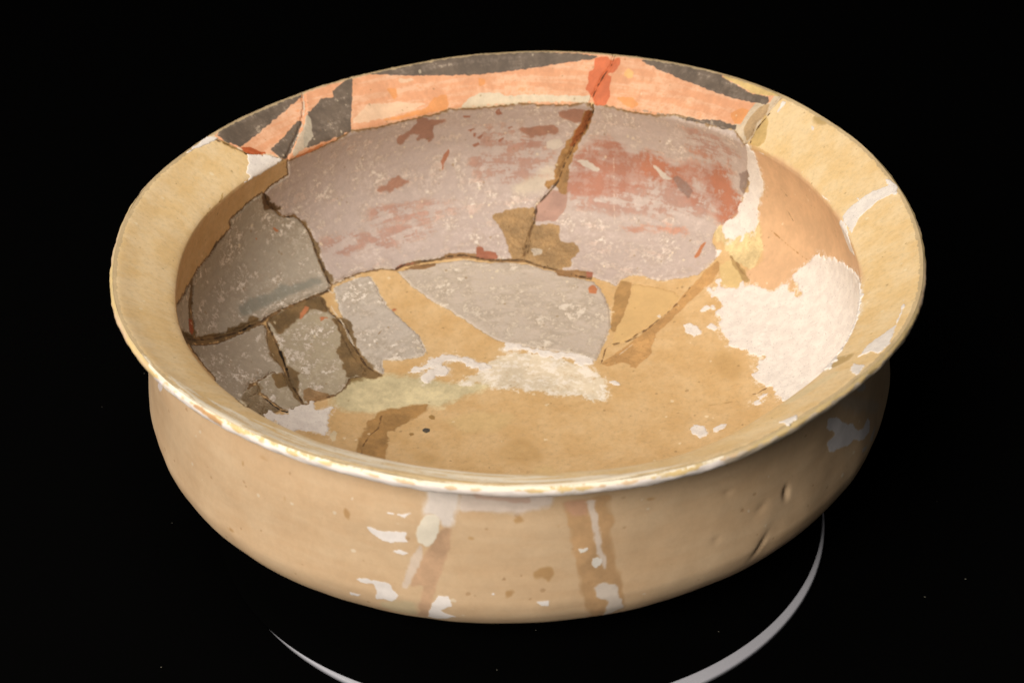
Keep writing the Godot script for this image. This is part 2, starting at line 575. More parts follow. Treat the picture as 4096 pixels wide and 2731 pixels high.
	lay("lip_mortar", {"c": "cbb79c", "ragged": 0.5, "vary": 0.2, "rough": 0.4})
	lay("lip_mortar_dark", {"c": "b0916a", "op": 0.9, "ragged": 0.7, "vary": 0.25})
	lay("lip_tan", {"c": "c5a468", "op": 0.9, "ragged": 0.7, "vary": 0.2})
	for key in ["K_lens", "K_right", "K_block", "K_wedge", "K_foot", "K_strip"]:
		lay(key, {"c": "6b5d50", "ragged": 0.4, "blur": 1, "vary": 0.25})
		lay(key, {"c": "85766a", "op": 0.6, "cover": 0.35, "wispy": 0.5, "broad": 0.3, "fine": 0.25, "blur": 1, "soft": 0.3})
		lay(key, {"c": "b5a48e", "op": 0.7, "cover": 0.2, "only": 0.35, "wispy": 0.6, "fine": 0.5, "blur": 1, "soft": 0.12})
	lay("lip_yellowrim", {"c": "d0b476", "op": 0.9, "ragged": 0.8, "wispy": 0.4, "vary": 0.2})
	lay("lip_reddeep", {"c": "b95c30", "ragged": 0.5, "vary": 0.2})
	lay("lip_redcrack", {"c": "cf7048", "ragged": 0.5, "vary": 0.15})
	lay("lip_greypatch", {"c": "c0b29c", "op": 0.85, "ragged": 1.2, "vary": 0.2})
	lay("lip_redline", {"c": "cc8050", "ragged": 0.5})
	lay("lip_stain", {"c": "a98c58", "op": 0.7, "blur": 3, "ragged": 0.7, "hard": 0.7})
	lay("lip_paleband", {"c": "d9c59c", "op": 0.7, "blur": 3, "ragged": 0.7, "wispy": 0.6, "hard": 0.7})
	var worn: Array = []
	var ridge: Array = []
	for k in 121:
		var a := -PI + TAU * k / 120.0
		worn.append_array([1380.0 * sin(a), 1380.0 * cos(a)])
	for k in range(120, -1, -1):
		var a := -PI + TAU * k / 120.0
		worn.append_array([1345.0 * sin(a), 1345.0 * cos(a)])
	for k in 41:
		var a := lerpf(-1.05, 0.46, k / 40.0)
		ridge.append_array([1385.0 * sin(a), 1385.0 * cos(a)])
	for k in range(40, -1, -1):
		var f := k / 40.0
		var a := lerpf(-1.05, 0.46, f)
		var r := 1350.0 - 168.0 * pow(sin(PI * clampf(f, 0.0, 1.0)), 1.6)
		ridge.append_array([r * sin(a), r * cos(a)])
	outline("lip_worn", worn)
	outline("lip_ridge", ridge)
	lay("lip_worn", {"c": "bca57f", "op": 0.85, "blur": 1, "ragged": 1.2, "wispy": 0.7})
	lay("lip_ridge", {"c": "efe3cc", "op": 0.95, "blur": 3, "ragged": 1.5, "wispy": 0.9, "cover": 0.58, "soft": 0.2, "grow": 0.1, "fine": 0.15, "hard": 0.4})
	lay("lip_brownedge", {"c": "a9854a", "op": 0.8, "ragged": 0.9, "vary": 0.3})
	# hairlines and worn lines
	lay("L_pink", {"c": "b08250", "op": 0.8, "blur": 1, "ragged": 0.8, "carve": 40.0})
	lay("L_seam", {"c": "453120", "op": 0.8, "blur": 1, "ragged": 0.9, "carve": 90.0})
	lay("L_chalk", {"c": "d8cbb8", "op": 0.8, "blur": 1, "ragged": 2.4})
	lay("L_fine", {"c": "8a6a48", "op": 0.8, "blur": 1, "ragged": 0.6})
	lay("L_black", {"c": "1d140c", "blur": 1, "ragged": 0.6, "carve": 120.0})
	lay("L_hair", {"c": "5e4328", "op": 0.6, "blur": 1, "ragged": 0.6, "carve": 80.0})
	lay("L_brown", {"c": "a07c4a", "op": 0.45, "blur": 2, "ragged": 1.6, "carve": 20.0})
	lay("L_fork", {"c": "9c7c50", "op": 0.8, "blur": 1, "ragged": 0.9, "carve": 60.0})
	lay("L_pale", {"c": "e0d2c0", "op": 0.6, "blur": 1, "ragged": 1.0})
	lay("L_crack", {"c": "5c3a22", "blur": 1, "ragged": 0.6, "carve": 120.0})
	lay("L_white", {"c": "dccfba", "op": 0.8, "blur": 1, "ragged": 0.8})
	lay("L_junction", {"c": "9a8878", "op": 0.6, "blur": 1, "ragged": 1.2, "carve": 40.0})
	lay("L_chip", {"c": "a88448", "op": 0.8, "blur": 1, "ragged": 1.0})
	lay("L_neckdab", {"c": "eadfd2", "blur": 1, "ragged": 0.5})
	# the worn cream ridge of the rim, and pits and flecks all over
	scatter()


func scatter() -> void:
	var rng := RandomNumberGenerator.new()
	rng.seed = 404
	var neck := neck_length()
	for k in 900:
		var turn := rng.randf_range(-PI, PI)
		var s := sqrt(rng.randf()) * 1.34
		var size := rng.randf_range(0.0012, 0.0042) if k % 9 else rng.randf_range(0.004, 0.007)
		var at := Vector2(s * sin(turn), s * cos(turn))
		var p: Array = []
		for i in 7:
			var a := TAU * i / 7.0
			var q := at + Vector2(cos(a) * rng.randf_range(0.6, 1.5), sin(a)).rotated(turn) * size * rng.randf_range(0.6, 1.1)
			p.append(q.x * 1000.0)
			p.append(q.y * 1000.0)
		outline("pit" if k % 3 else "fleck", p)
	lay("pit", {"c": "8a6c44", "op": 0.4, "blur": 1, "ragged": 0.8, "carve": 40.0})
	lay("fleck", {"c": "ecdcbc", "op": 0.55, "blur": 1, "ragged": 0.8})


func print_outside() -> void:
	paint_w = EW
	paint_h = EH
	e_grain = noise_bytes(41, EW, EH, 0.05, 5, 0.85)
	e_middle = noise_bytes(44, EW, EH, 0.022, 5, 0.6)
	e_cloud = noise_bytes(42, EW, EH, 0.008, 5, 0.55)
	var drawn := noise_image(43, 256, EH, 0.05, 4, 0.55)
	drawn.resize(EW, EH, Image.INTERPOLATE_CUBIC)
	e_streak = even(drawn.get_data())
	paint.resize(EW * EH * 3)
	relief.resize(EW * EH)
	var tan_tone := colour("dbbd9a")
	var deep := colour("d2b08b")
	var rim_tone := colour("dcc08a")
	for j in EH:
		var s := (j + 0.5) / EH * EDOWN
		for i in EW:
			var k := j * EW + i
			var n := e_grain[k]
			var b := e_cloud[k]
			var st := e_streak[k]
			var c := deep.lerp(tan_tone, clampf((b * 0.5 + e_middle[k] * 0.15 + st * 0.35) / 255.0, 0.0, 1.0))
			if s < 0.05 + (st - 128) * 0.0001:
				c = rim_tone.lerp(tan_tone, clampf((st - 90.0) / 90.0, 0.0, 1.0))
			c *= 1.0 + (n - 128) * 0.0001
			relief[k] = 128 + int((b - 128) * 0.06 + (st - 128) * 0.04 + (n - 128) * 0.012)
			paint[k * 3] = clampi(int(c.x), 0, 255)
			paint[k * 3 + 1] = clampi(int(c.y), 0, 255)
			paint[k * 3 + 2] = clampi(int(c.z), 0, 255)
	var o := true
	outline("R_white", [-930, 5, -700, 9, -500, 8, -300, 10, -100, 10, 100, 9, 300, 10, 420, 9, 424, 30, 300, 34, 0, 36, -300, 35, -600, 32, -800, 24, -940, 20])
	outline("R_cream", [-1000, -6, 420, -6, 420, 6, -600, 7, -1000, 5])
	outline("R_worn", [420, 8, 700, 10, 1000, 12, 1300, 14, 1300, 26, 900, 30, 420, 30])
	outline("R_back", [-1890, -4, 1890, -4, 1890, 4, -1890, 4])
	var rng := RandomNumberGenerator.new()
	rng.seed = 505
	for k in 260:
		var at := Vector2(rng.randf_range(-1.7, 1.7), rng.randf_range(0.09, 0.55))
		var size := rng.randf_range(0.0012, 0.004)
		var p: Array = []
		for i in 6:
			var q := at + Vector2(cos(TAU * i / 6.0) * rng.randf_range(0.7, 2.6), sin(TAU * i / 6.0)) * size
			p.append(q.x * 1000.0)
			p.append(q.y * 1000.0)
		outline("E_pit" if k % 4 else "E_fleck", p)
	lay("E_pit", {"c": "ab8662", "op": 0.5, "blur": 1, "carve": 45.0, "outer": o})
	lay("E_fleck", {"c": "eadcc8", "op": 0.6, "blur": 1, "carve": -20.0, "outer": o})
	lay("R_back", {"c": "c9b48a", "op": 0.7, "ragged": 0.8, "wispy": 0.8, "outer": o})
	lay("R_white", {"c": "ece2de", "op": 0.96, "cover": 0.85, "soft": 0.15, "ragged": 0.9, "wispy": 0.9, "blur": 2, "jag": 6.0, "outer": o, "vary": 0.1})
	lay("R_cream", {"c": "f0e6d2", "op": 0.95, "cover": 0.62, "soft": 0.15, "ragged": 1.2, "wispy": 0.9, "blur": 1, "jag": 4.0, "outer": o})
	lay("R_worn", {"c": "d2c3b2", "op": 0.85, "ragged": 1.5, "wispy": 0.8, "jag": 6.0, "outer": o})
	lay("E_rimbrown", {"c": "b98a5c", "op": 0.8, "ragged": 0.6, "outer": o})
	lay("E_under", {"carve": -28.0, "c": "e2d0c4", "op": 0.95, "blur": 3, "ragged": 0.9, "wispy": 0.5, "outer": o, "hard": 0.6})
	lay("E_pinkline", {"c": "d5b3a0", "op": 0.8, "ragged": 0.8, "wispy": 0.7, "outer": o})
	lay("E_brownstrip", {"c": "c8a283", "op": 0.85, "blur": 2, "ragged": 0.5, "vary": 0.2, "outer": o, "hard": 0.6})
	lay("E_whitestrip", {"c": "dcc9ba", "op": 0.85, "ragged": 0.6, "outer": o, "hard": 0.6})
	lay("E_top", {"carve": -28.0, "c": "e8dcd4", "op": 0.95, "blur": 3, "ragged": 0.8, "outer": o, "hard": 0.6})
	lay("E_wash", {"c": "d2bf9c", "op": 0.8, "blur": 3, "ragged": 0.9, "wispy": 0.4, "outer": o, "hard": 0.6})
	lay("E_drip", {"c": "c29a70", "op": 0.85, "blur": 3, "ragged": 0.9, "vary": 0.2, "jag": 6.0, "outer": o, "hard": 0.5})
	lay("E_drippink", {"c": "cda084", "op": 0.85, "blur": 3, "ragged": 0.6, "outer": o, "hard": 0.6})
	lay("E_dripline", {"c": "e2d2c6", "op": 0.85, "blur": 2, "ragged": 0.8, "outer": o, "hard": 0.6})
	lay("E_dripwhite", {"carve": -28.0, "c": "ddd2ca", "op": 0.85, "blur": 2, "ragged": 0.8, "outer": o, "hard": 0.5})
	lay("E_dripdab", {"carve": -28.0, "c": "ebe3da", "ragged": 0.3, "blur": 1, "outer": o})
	lay("E_cream", {"carve": -28.0, "c": "efe4d2", "ragged": 0.3, "outer": o})
	lay("E_dab", {"carve": -28.0, "c": "efe6e2", "ragged": 0.6, "wispy": 0.5, "blur": 1, "outer": o})
	lay("E_side", {"carve": -28.0, "c": "e6dfe0", "ragged": 0.6, "outer": o})
	lay("E_sidedab", {"carve": -28.0, "c": "cfc6c0", "op": 0.85, "ragged": 0.6, "outer": o})
	lay("E_sidewash", {"c": "c9b8a6", "op": 0.6, "blur": 3, "ragged": 1.2, "outer": o, "hard": 0.7})
	lay("E_leftdab", {"c": "e4dade", "op": 0.85, "ragged": 0.4, "blur": 2, "outer": o})
	lay("E_stain", {"c": "b58a58", "op": 0.65, "ragged": 0.7, "outer": o, "hard": 0.6})


# ---------------------------------------------------------------- thin plates that lie on the inside: sherds, fills, plaster
func plate(called: String, part: String, shapes: Array, raised: float, cell: float, ragged: float, wispy: float, jag: float, blur: int, m: Material, parent: Node) -> MeshInstance3D:
	var mask := mask_of(shapes.map(func(p): return texels(p, false)), blur, jag)
	var d: PackedByteArray = mask.d
	var unit := 2.0 * REACH / ATLAS
	var step := cell / unit
	var nx := int(mask.w / step) + 1
	var ny := int(mask.h / step) + 1
	var field := PackedFloat32Array()
	field.resize(nx * ny)
	for j in ny:
		for i in nx:
			var x := clampf(i * step, 0.0, mask.w - 1.001)
			var y := clampf(j * step, 0.0, mask.h - 1.001)
			var xi := int(x)
			var yi := int(y)
			var o: int = yi * mask.w + xi
			var ax := x - xi
			var ay := y - yi
			var v := lerpf(lerpf(d[o], d[o + 1], ax), lerpf(d[o + mask.w], d[o + mask.w + 1], ax), ay) / 255.0
			var k: int = clampi(yi + mask.y, 0, ATLAS - 1) * ATLAS + clampi(xi + mask.x, 0, ATLAS - 1)
			field[j * nx + i] = v - 0.5 + ((grain[k] * 0.5 + middle[k] * (0.5 - wispy * 0.5) + streak[k] * wispy * 0.5) / 255.0 - 0.5) * ragged * 0.55 if v > 0.02 else -0.5
	var ids := PackedInt32Array()
	ids.resize(nx * ny)
	ids.fill(-1)
	var st := SurfaceTool.new()
	st.begin(Mesh.PRIMITIVE_TRIANGLES)
	st.set_smooth_group(0)
	var count := 0
	for j in range(1, ny - 1):
		for i in range(1, nx - 1):
			var o := j * nx + i
			var f := field[o]
			var at := Vector2(i, j)
			var high := 0.0
			if f > 0.0:
				high = raised * (smooth(f / 0.42) * 0.8 + 0.2)
			else:
				var near := Vector2.ZERO
				var found := 0
				for n in [-1, 1, -nx, nx]:
					if field[o + n] > 0.0:
						near += at.lerp(Vector2((o + n) % nx, (o + n) / nx), clampf(-f / (field[o + n] - f), 0.0, 0.95))
						found += 1
				if found == 0:
					for n in [-1 - nx, 1 - nx, -1 + nx, 1 + nx]:
						if field[o + n] > 0.0:
							near += at.lerp(Vector2((o + n) % nx, (o + n) / nx), clampf(-f / (field[o + n] - f), 0.0, 0.95))
							found += 1
				if found == 0:
					continue
				at = near / found
				high = -0.004
			var flat := Vector2((at.x * step + mask.x) * unit - REACH, (at.y * step + mask.y) * unit - REACH)
			var here := inside_flat(flat)
			var e := 0.002
			var normal := (inside_flat(flat + Vector2(0, e)) - here).cross(inside_flat(flat + Vector2(e, 0)) - here).normalized()
			high += raised * 0.12 * lump_noise.get_noise_2d(flat.x * 16.0, flat.y * 16.0) if high > 0.0 else 0.0
			st.set_uv(Vector2(0.5 + flat.x / (2.0 * REACH), 0.5 + flat.y / (2.0 * REACH)))
			st.add_vertex(lift(here + normal * high))
			ids[o] = count
			count += 1
	for j in range(1, ny - 2):
		for i in range(1, nx - 2):
			var o := j * nx + i
			var inner := int(field[o] > 0.0) + int(field[o + 1] > 0.0) + int(field[o + nx] > 0.0) + int(field[o + nx + 1] > 0.0)
			if inner == 0:
				continue
			var a := ids[o]
			var b := ids[o + 1]
			var c := ids[o + nx + 1]
			var e2 := ids[o + nx]
			for k in ([a, b, c, a, c, e2] if (i + j) % 2 else [a, b, e2, b, c, e2]):
				st.add_index(k)
	if count < 3:
		return null
	st.generate_normals()
	st.set_material(m)
	var o2 := put(part, st.commit(), parent)
	if called:
		tag(o2, called)
	return o2


# ---------------------------------------------------------------- the bowl
func build_bowl() -> void:
	print_inside()
	paint_layers()
	var clay := StandardMaterial3D.new()
	clay.resource_name = "inside_of_bowl"
	clay.albedo_texture = texture_of(paint, ATLAS, ATLAS, Image.FORMAT_RGB8)
	clay.roughness = 0.62
	clay.metallic_specular = 0.4
	clay.heightmap_enabled = true
	clay.heightmap_texture = texture_of(relief, ATLAS, ATLAS, Image.FORMAT_L8)
	clay.heightmap_scale = 0.10
	clay.texture_repeat = false
	paint = PackedByteArray()
	relief = PackedByteArray()
	print_outside()
	var skin := StandardMaterial3D.new()
	skin.resource_name = "outside_of_bowl"
	skin.albedo_texture = texture_of(paint, EW, EH, Image.FORMAT_RGB8)
	skin.roughness = 0.6
	skin.metallic_specular = 0.4
	skin.heightmap_enabled = true
	skin.heightmap_texture = texture_of(relief, EW, EH, Image.FORMAT_L8)
	skin.heightmap_scale = 0.05
	skin.texture_repeat = false
	var plaster := StandardMaterial3D.new()
	plaster.resource_name = "white_plaster"
	plaster.albedo_texture = plaster_print()
	plaster.roughness = 0.8
	plaster.metallic_specular = 0.3
	plaster.uv1_scale = Vector3(4, 4, 1)
	plaster.heightmap_enabled = true
	plaster.heightmap_texture = plaster.albedo_texture
	plaster.heightmap_scale = 0.012

	var bowl := Node3D.new()
	bowl.name = "pottery_bowl"
	bowl.position = Vector3(0, RIM_Y * UNIT, 0)
	add_child(bowl)
	tag(bowl, "restored tan pottery bowl with flared lip, grey sherds, orange and black painted rim", "bowl")
	var neck := neck_length()
	var under: float = tab["out"].knots[144]
	var wall := sheet(inside, uv_inside, 512, 0.0, neck, 180)
	wall.set_material(clay)
	var mesh: ArrayMesh = wall.commit()
	var outer := sheet(outside, uv_outside, 1000, under, tab["out"].length, 170, 1.5)
	outer.set_material(skin)
	outer.commit(mesh)
	put("bowl_wall", mesh, bowl)
	var lip := sheet(inside, uv_inside, 768, neck, tab["in"].length, 44)
	lip.set_material(clay)
	var lip_mesh: ArrayMesh = lip.commit()
	var edge := sheet(outside, uv_outside, 768, 0.0, under, 40)
	edge.set_material(skin)
	edge.commit(lip_mesh)
	put("flared_lip", lip_mesh, bowl)

	var sherds: Array = [
		[["sherd_back", "join_back", "lip_back"], 0.0036, "mauve grey sherd with orange lip and black lens left of the long crack"],
		[["sherd_right", "join_right", "lip_right"], 0.0034, "grey sherd with worn red wash and orange lip right of the long crack"],
		[["sherd_left"], 0.0036, "grey brown wall sherd with a blue smudge at the left"],
		[["sherd_edge"], 0.0030, "narrow pale sherd at the far left edge"],
		[["sherd_low"], 0.0036, "dark grey brown sherd low on the left"],
		[["sherd_mid"], 0.0036, "grey brown sherd between two brown seams"],
		[["sherd_chip"], 0.0040, "small grey chip above the black hole"],
		[["sherd_shard"], 0.0050, "tiny broken shard beside the black hole"],
		[["sherd_strip"], 0.0020, "pale grey sherd left of the tan wedge"],
		[["sherd_centre"], 0.0026, "pale grey leaf shaped sherd low at the back"],
		[["lip_left"], 0.0028, "small lip sherd with two black wedges and an orange stripe"]]
	for d in sherds:
		var shapes: Array = []
		for key in d[0]:
			shapes.append_array(outlines[key])
		plate(d[2], "sherd", shapes, d[1], 0.0055, 0.3, 0.0, 4.0, 2, clay, bowl)
	for p in outlines["panel_fill"]:
		plate("tan filled panel right of the leaf shaped sherd", "fill_panel", [p], 0.0018, 0.006, 0.3, 0.0, 3.0, 2, clay, bowl)
	for key in outlines:
		if not key.begins_with("W_"):
			continue
		var big: bool = key in ["W_main", "W_strip", "W_floor_hi", "W_floor_lo", "W_corner", "W_tail"]
		var high := 0.0034 if key == "W_main" else (0.0016 if key.begins_with("W_lip") else 0.0022)
		for p in outlines[key]:
			plate("", "plaster_patch", [p], high, 0.0032 if big else 0.0028, 1.5 if big else 1.0, 0.7 if key.begins_with("W_floor") else 0.3, 14.0 if big else 5.0, 2 if big else 1, plaster, bowl)


func plaster_print() -> ImageTexture:
	var n := noise_bytes(31, 768, 768, 0.02, 5, 0.6)
	var f := noise_bytes(32, 768, 768, 0.11, 3, 0.6)
	var im := PackedByteArray()
	im.resize(768 * 768 * 3)
	var a := colour("ebe2d8")
	var b := colour("dfd5cc")
	for k in 768 * 768:
		var c := b.lerp(a, clampf(n[k] / 255.0, 0.0, 1.0)) * (1.0 - maxf(0.0, 10.0 - f[k]) * 0.02)
		im[k * 3] = int(c.x)
		im[k * 3 + 1] = int(c.y)
		im[k * 3 + 2] = int(c.z)
	return texture_of(im, 768, 768, Image.FORMAT_RGB8)


# ---------------------------------------------------------------- what it stands on
func matt(called: String, hex: String, rough: float, shine := 0.0) -> StandardMaterial3D:
	var m := StandardMaterial3D.new()
	m.resource_name = called
	m.albedo_color = Color(hex)
	m.roughness = rough
	if shine > 0.0:
		m.metallic_specular = shine
	else:
		m.specular_mode = BaseMaterial3D.SPECULAR_DISABLED
	return m


func build_table() -> void:
	var st := SurfaceTool.new()
	st.begin(Mesh.PRIMITIVE_TRIANGLES)
	for v in [Vector3(-4, 0, -6), Vector3(4, 0, -6), Vector3(4, 0, 2), Vector3(-4, 0, -6), Vector3(4, 0, 2), Vector3(-4, 0, 2)]:
		st.set_normal(Vector3.UP)
		st.add_vertex(v)
	st.set_material(matt("black_velvet", "040404", 1.0))
	var o := put("table_surface", st.commit(), self)
	tag(o, "black velvet covered table top filling the background", "", "", "structure")


func disc(radius: Callable, top: float, bottom: float, round_off: float, m: Material) -> ArrayMesh:
	var st := SurfaceTool.new()
	st.begin(Mesh.PRIMITIVE_TRIANGLES)
	var rows: Array = [[0.0, top, 0], [-round_off, top, 1], [-0.3 * round_off, top - 0.3 * round_off, 2], [0.0, top - round_off, 3], [0.0, bottom, 4], [0.0, bottom, 5]]
	st.set_smooth_group(0)
	for i in 241:
		var t := TAU * i / 240.0
		for r in rows:
			var rad: float = radius.call(t) + r[0]
			if r[2] == 0 or r[2] == 5:
				rad = 0.0
			st.add_vertex(lift(Vector3(rad * sin(t), r[1], rad * cos(t))))
	for i in 240:
		for j in 5:
			var a := i * 6 + j
			for k in [a, a + 6, a + 7, a, a + 7, a + 1]:
				st.add_index(k)
	st.generate_normals()
	st.set_material(m)
	return st.commit()


func card_radius(t: float) -> float:
	return 0.7576 + -0.0017 * cos(t) + -0.0096 * sin(t) + -0.0044 * cos(2 * t) + 0.0049 * sin(2 * t) + -0.0072 * cos(3 * t) + 0.0033 * sin(3 * t)


func turntable_radius(t: float) -> float:
	return 0.7567 + 0.0178 * cos(t) + -0.0011 * sin(t) + 0.0047 * cos(2 * t) + 0.0114 * sin(2 * t) + -0.0059 * cos(3 * t) + 0.0021 * sin(3 * t)


func build_turntable() -> void:
	var o := put("turntable", disc(turntable_radius, RIM_Y - 0.611, 0.0005, 0.004, matt("white_plastic", "adadb6", 0.5, 0.4)), self)
	o.position = lift(Vector3(0, 0, 0.3))
	tag(o, "white round turntable showing as a thin crescent below the bowl", "turntable")
	var c := put("black_card", disc(card_radius, RIM_Y - 0.604, RIM_Y - 0.610, 0.002, matt("black_card", "040404", 0.9)), self)
	c.position = lift(Vector3(0, 0, 0.3))
	tag(c, "round black card lying under the bowl on the white turntable", "card")


func build_dust() -> void:
	var rng := RandomNumberGenerator.new()
	rng.seed = 77
	var st := SurfaceTool.new()
	var fleck := SphereMesh.new()
	fleck.radius = 0.5
	fleck.height = 1.0
	fleck.radial_segments = 8
	fleck.rings = 4
	for k in 46:
		var at := Vector3(rng.randf_range(-1.6, 1.4), 0.004, rng.randf_range(-0.4, 1.5))
		if Vector2(at.x, at.z - 0.3).length() < 0.70:
			at.y = RIM_Y - 0.6025
		elif Vector2(at.x, at.z - 0.3).length() < 0.82:
			continue
		var size := rng.randf_range(0.0012, 0.0032)
		st.append_from(fleck, 0, Transform3D(Basis.from_euler(Vector3(0, rng.randf() * TAU, 0)).scaled(Vector3(size * rng.randf_range(1.0, 2.2), size * 0.5, size) * UNIT), lift(at)))
	st.set_material(matt("lint", "6a665c", 1.0))
	var o := put("dust", st.commit(), self)
	tag(o, "tiny pale specks of lint scattered on the black around the bowl", "dust", "", "stuff")

func trace_outlines() -> void:
	# shapes seen on the bowl, in thousandths of a rim radius: inside, distances from the centre along the clay;
	# outside (E_), the turn from the front in milliradians and the way down from the rim
	outline("sherd_back", [-853, -825, -820, -842, -618, -1011, -525, -1058, -416, -1098, -318, -1134, -227, -1159, -97, -1179, 48, -1181, 193, -1166, 333, -1138, 346, -1110, 302, -1069, 284, -1040, 235, -1006, 210, -974, 180, -942, 153, -894, 132, -875, 107, -852, 79, -828, 73, -797, 67, -762, 54, -737, 49, -707, 41, -676, 33, -638, -37, -639, -91, -646, -145, -660, -199, -653, -242, -640, -288, -632, -327, -617, -353, -593, -394, -592, -425, -580, -467, -559, -508, -528, -537, -500, -543, -514, -565, -561, -583, -589, -599, -624, -621, -657, -652, -680, -688, -686, -729, -663, -772, -667, -817, -672, -852, -683, -841, -712, -790, -782])
	outline("sherd_right", [359, -1130, 404, -1115, 423, -1105, 485, -1080, 587, -1029, 683, -974, 744, -928, 830, -858, 889, -805, 912, -766, 925, -735, 892, -716, 846, -697, 790, -668, 741, -641, 731, -631, 701, -620, 653, -603, 629, -607, 610, -594, 599, -565, 611, -526, 609, -516, 589, -500, 561, -483, 537, -468, 491, -473, 447, -479, 412, -489, 386, -512, 351, -527, 327, -518, 348, -529, 314, -517, 299, -491, 278, -510, 232, -540, 191, -554, 143, -583, 87, -609, 40, -630, 47, -676, 56, -707, 61, -737, 73, -761, 74, -761, 80, -797, 85, -827, 113, -850, 138, -873, 160, -892, 186, -939, 217, -972, 242, -1003, 290, -1036, 307, -1065, 352, -1107])
	outline("sherd_left", [-857, -678, -820, -666, -773, -660, -731, -656, -690, -678, -656, -674, -626, -652, -605, -621, -589, -586, -571, -558, -549, -507, -540, -493, -549, -476, -574, -455, -623, -412, -672, -367, -710, -324, -727, -298, -760, -262, -798, -217, -846, -164, -900, -107, -912, -99, -926, -135, -954, -175, -969, -213, -990, -254, -989, -266, -983, -294, -969, -336, -959, -368, -951, -421, -919, -512, -946, -521, -911, -594, -888, -640])
	outline("sherd_edge", [-1002, -211, -997, -236, -981, -200, -971, -160, -941, -119, -933, -101, -920, -87, -942, -65, -963, -71, -1154, 240, -1016, -142])
	outline("sherd_low", [-922, -53, -849, -124, -796, -190, -751, -248, -723, -280, -710, -268, -702, -229, -691, -185, -660, -141, -644, -116, -638, -72, -652, -89, -676, -105, -695, -71, -731, -25, -897, 780, -823, 6, -886, -35])
	outline("sherd_mid", [-707, -295, -695, -326, -665, -361, -622, -399, -573, -446, -562, -436, -538, -392, -515, -366, -500, -326, -480, -273, -461, -224, -443, -192, -433, -182, -419, -157, -431, -135, -468, -121, -478, -73, -499, -45, -536, -24, -562, -2, -578, 14, -584, -4, -603, -36, -622, -72, -632, -109, -645, -151, -658, -187, -679, -238, -696, -270])
	outline("sherd_chip", [-709, -41, -675, -96, -646, -95, -627, -59, -597, -3, -584, 19, -618, 48, -645, 40, -678, 10, -699, -3])
	outline("sherd_shard", [-750, 32, -714, -28, -700, -12, -707, 11, -676, 30, -642, 61, -681, 80, -848, 847, -891, 792])
	outline("sherd_strip", [-531, -487, -507, -510, -473, -536, -428, -557, -411, -530, -392, -487, -366, -436, -332, -393, -277, -322, -260, -264, -249, -221, -273, -308, -257, -254, -265, -227, -318, -211, -378, -208, -370, -140, -400, -165, -420, -188, -441, -234, -463, -278, -476, -328, -494, -362, -504, -392])
	outline("sherd_centre", [-351, -583, -341, -576, -304, -532, -251, -481, -199, -441, -147, -389, -96, -334, -63, -299, -29, -278, 38, -256, 104, -231, 169, -207, 214, -172, 226, -203, 250, -254, 266, -321, 272, -389, 262, -453, 253, -482, 233, -519, 190, -538, 142, -564, 86, -592, 34, -615, -38, -626, -91, -627, -145, -637, -199, -631, -252, -619, -295, -602, -330, -587])
	outline("lip_back", [-781, -1105, -780, -1074, -778, -1039, -790, -980, -804, -937, -823, -893, -840, -840, -852, -814, -814, -849, -618, -1016, -417, -1103, -227, -1163, 48, -1185, 340, -1138, 349, -1152, 373, -1186, 401, -1217, 431, -1243, 446, -1279, 297, -1321, 106, -1350, -87, -1351, -278, -1325, -444, -1279, -607, -1211, -702, -1158, -744, -1131])
	outline("lip_right", [458, -1274, 441, -1240, 411, -1215, 383, -1184, 360, -1149, 361, -1132, 405, -1114, 683, -979, 890, -812, 920, -739, 946, -740, 969, -780, 996, -802, 1056, -831, 1039, -868, 964, -951, 840, -1060, 753, -1124, 616, -1206, 525, -1248])
	outline("lip_left", [-1085, -768, -1117, -761, -1076, -822, -1020, -891, -961, -954, -879, -1030, -787, -1102, -790, -1070, -787, -1036, -798, -977, -813, -934, -831, -889, -849, -835, -863, -811, -928, -790, -961, -772, -1012, -766, -1055, -771])
	outline("panel_fill", [347, -498, 335, -438, 311, -361, 282, -303, 263, -228, 299, -244, 342, -268, 344, -277, 386, -307, 437, -353, 480, -406, 458, -432, 394, -472, 348, -491])
	outline("join_back", [-852, -821, -792, -881, -618, -1022, -526, -1069, -418, -1112, -319, -1147, -227, -1172, -97, -1191, 49, -1194, 194, -1179, 332, -1153, 346, -1130, 329, -1103, 280, -1123, 188, -1147, 46, -1161, -96, -1157, -223, -1137, -310, -1111, -406, -1076, -513, -1036, -605, -991, -650, -970, -769, -857])
	outline("join_right", [363, -1144, 406, -1129, 425, -1118, 486, -1092, 589, -1041, 684, -987, 746, -944, 832, -875, 890, -823, 922, -773, 928, -742, 909, -755, 884, -798, 828, -847, 733, -912, 674, -959, 574, -1012, 473, -1061, 413, -1084, 395, -1094, 351, -1104])
	outline("P_pink", [893, -740, 942, -688, 1029, -601, 1080, -502, 1130, -360, 1181, -162, 1179, -26, 1182, 136, 1184, 135, 1163, 253, 1050, -66, 998, -183, 948, -260, 909, -315, 881, -303, 837, -326, 797, -311, 826, -261, 736, -314, 707, -342, 672, -380, 664, -403, 681, -425, 725, -425, 743, -459, 755, -513, 761, -531, 767, -574, 805, -597, 846, -610, 882, -654])
	outline("W_main", [558, -407, 584, -391, 596, -440, 606, -414, 608, -386, 650, -372, 658, -390, 672, -377, 707, -342, 736, -314, 781, -303, 782, -289, 798, -261, 819, -234, 822, -264, 797, -311, 837, -326, 882, -307, 887, -328, 909, -315, 950, -261, 1001, -185, 1039, -96, 1158, 238, 1151, 312, 1116, 418, 1039, 572, 956, 752, 752, 156, 703, 179, 687, 136, 670, 74, 649, 43, 633, -2, 651, -24, 652, -54, 676, -60, 630, -112, 583, -156, 586, -179, 579, -211, 573, -254, 583, -273, 561, -310, 594, -320, 583, -358, 566, -376])
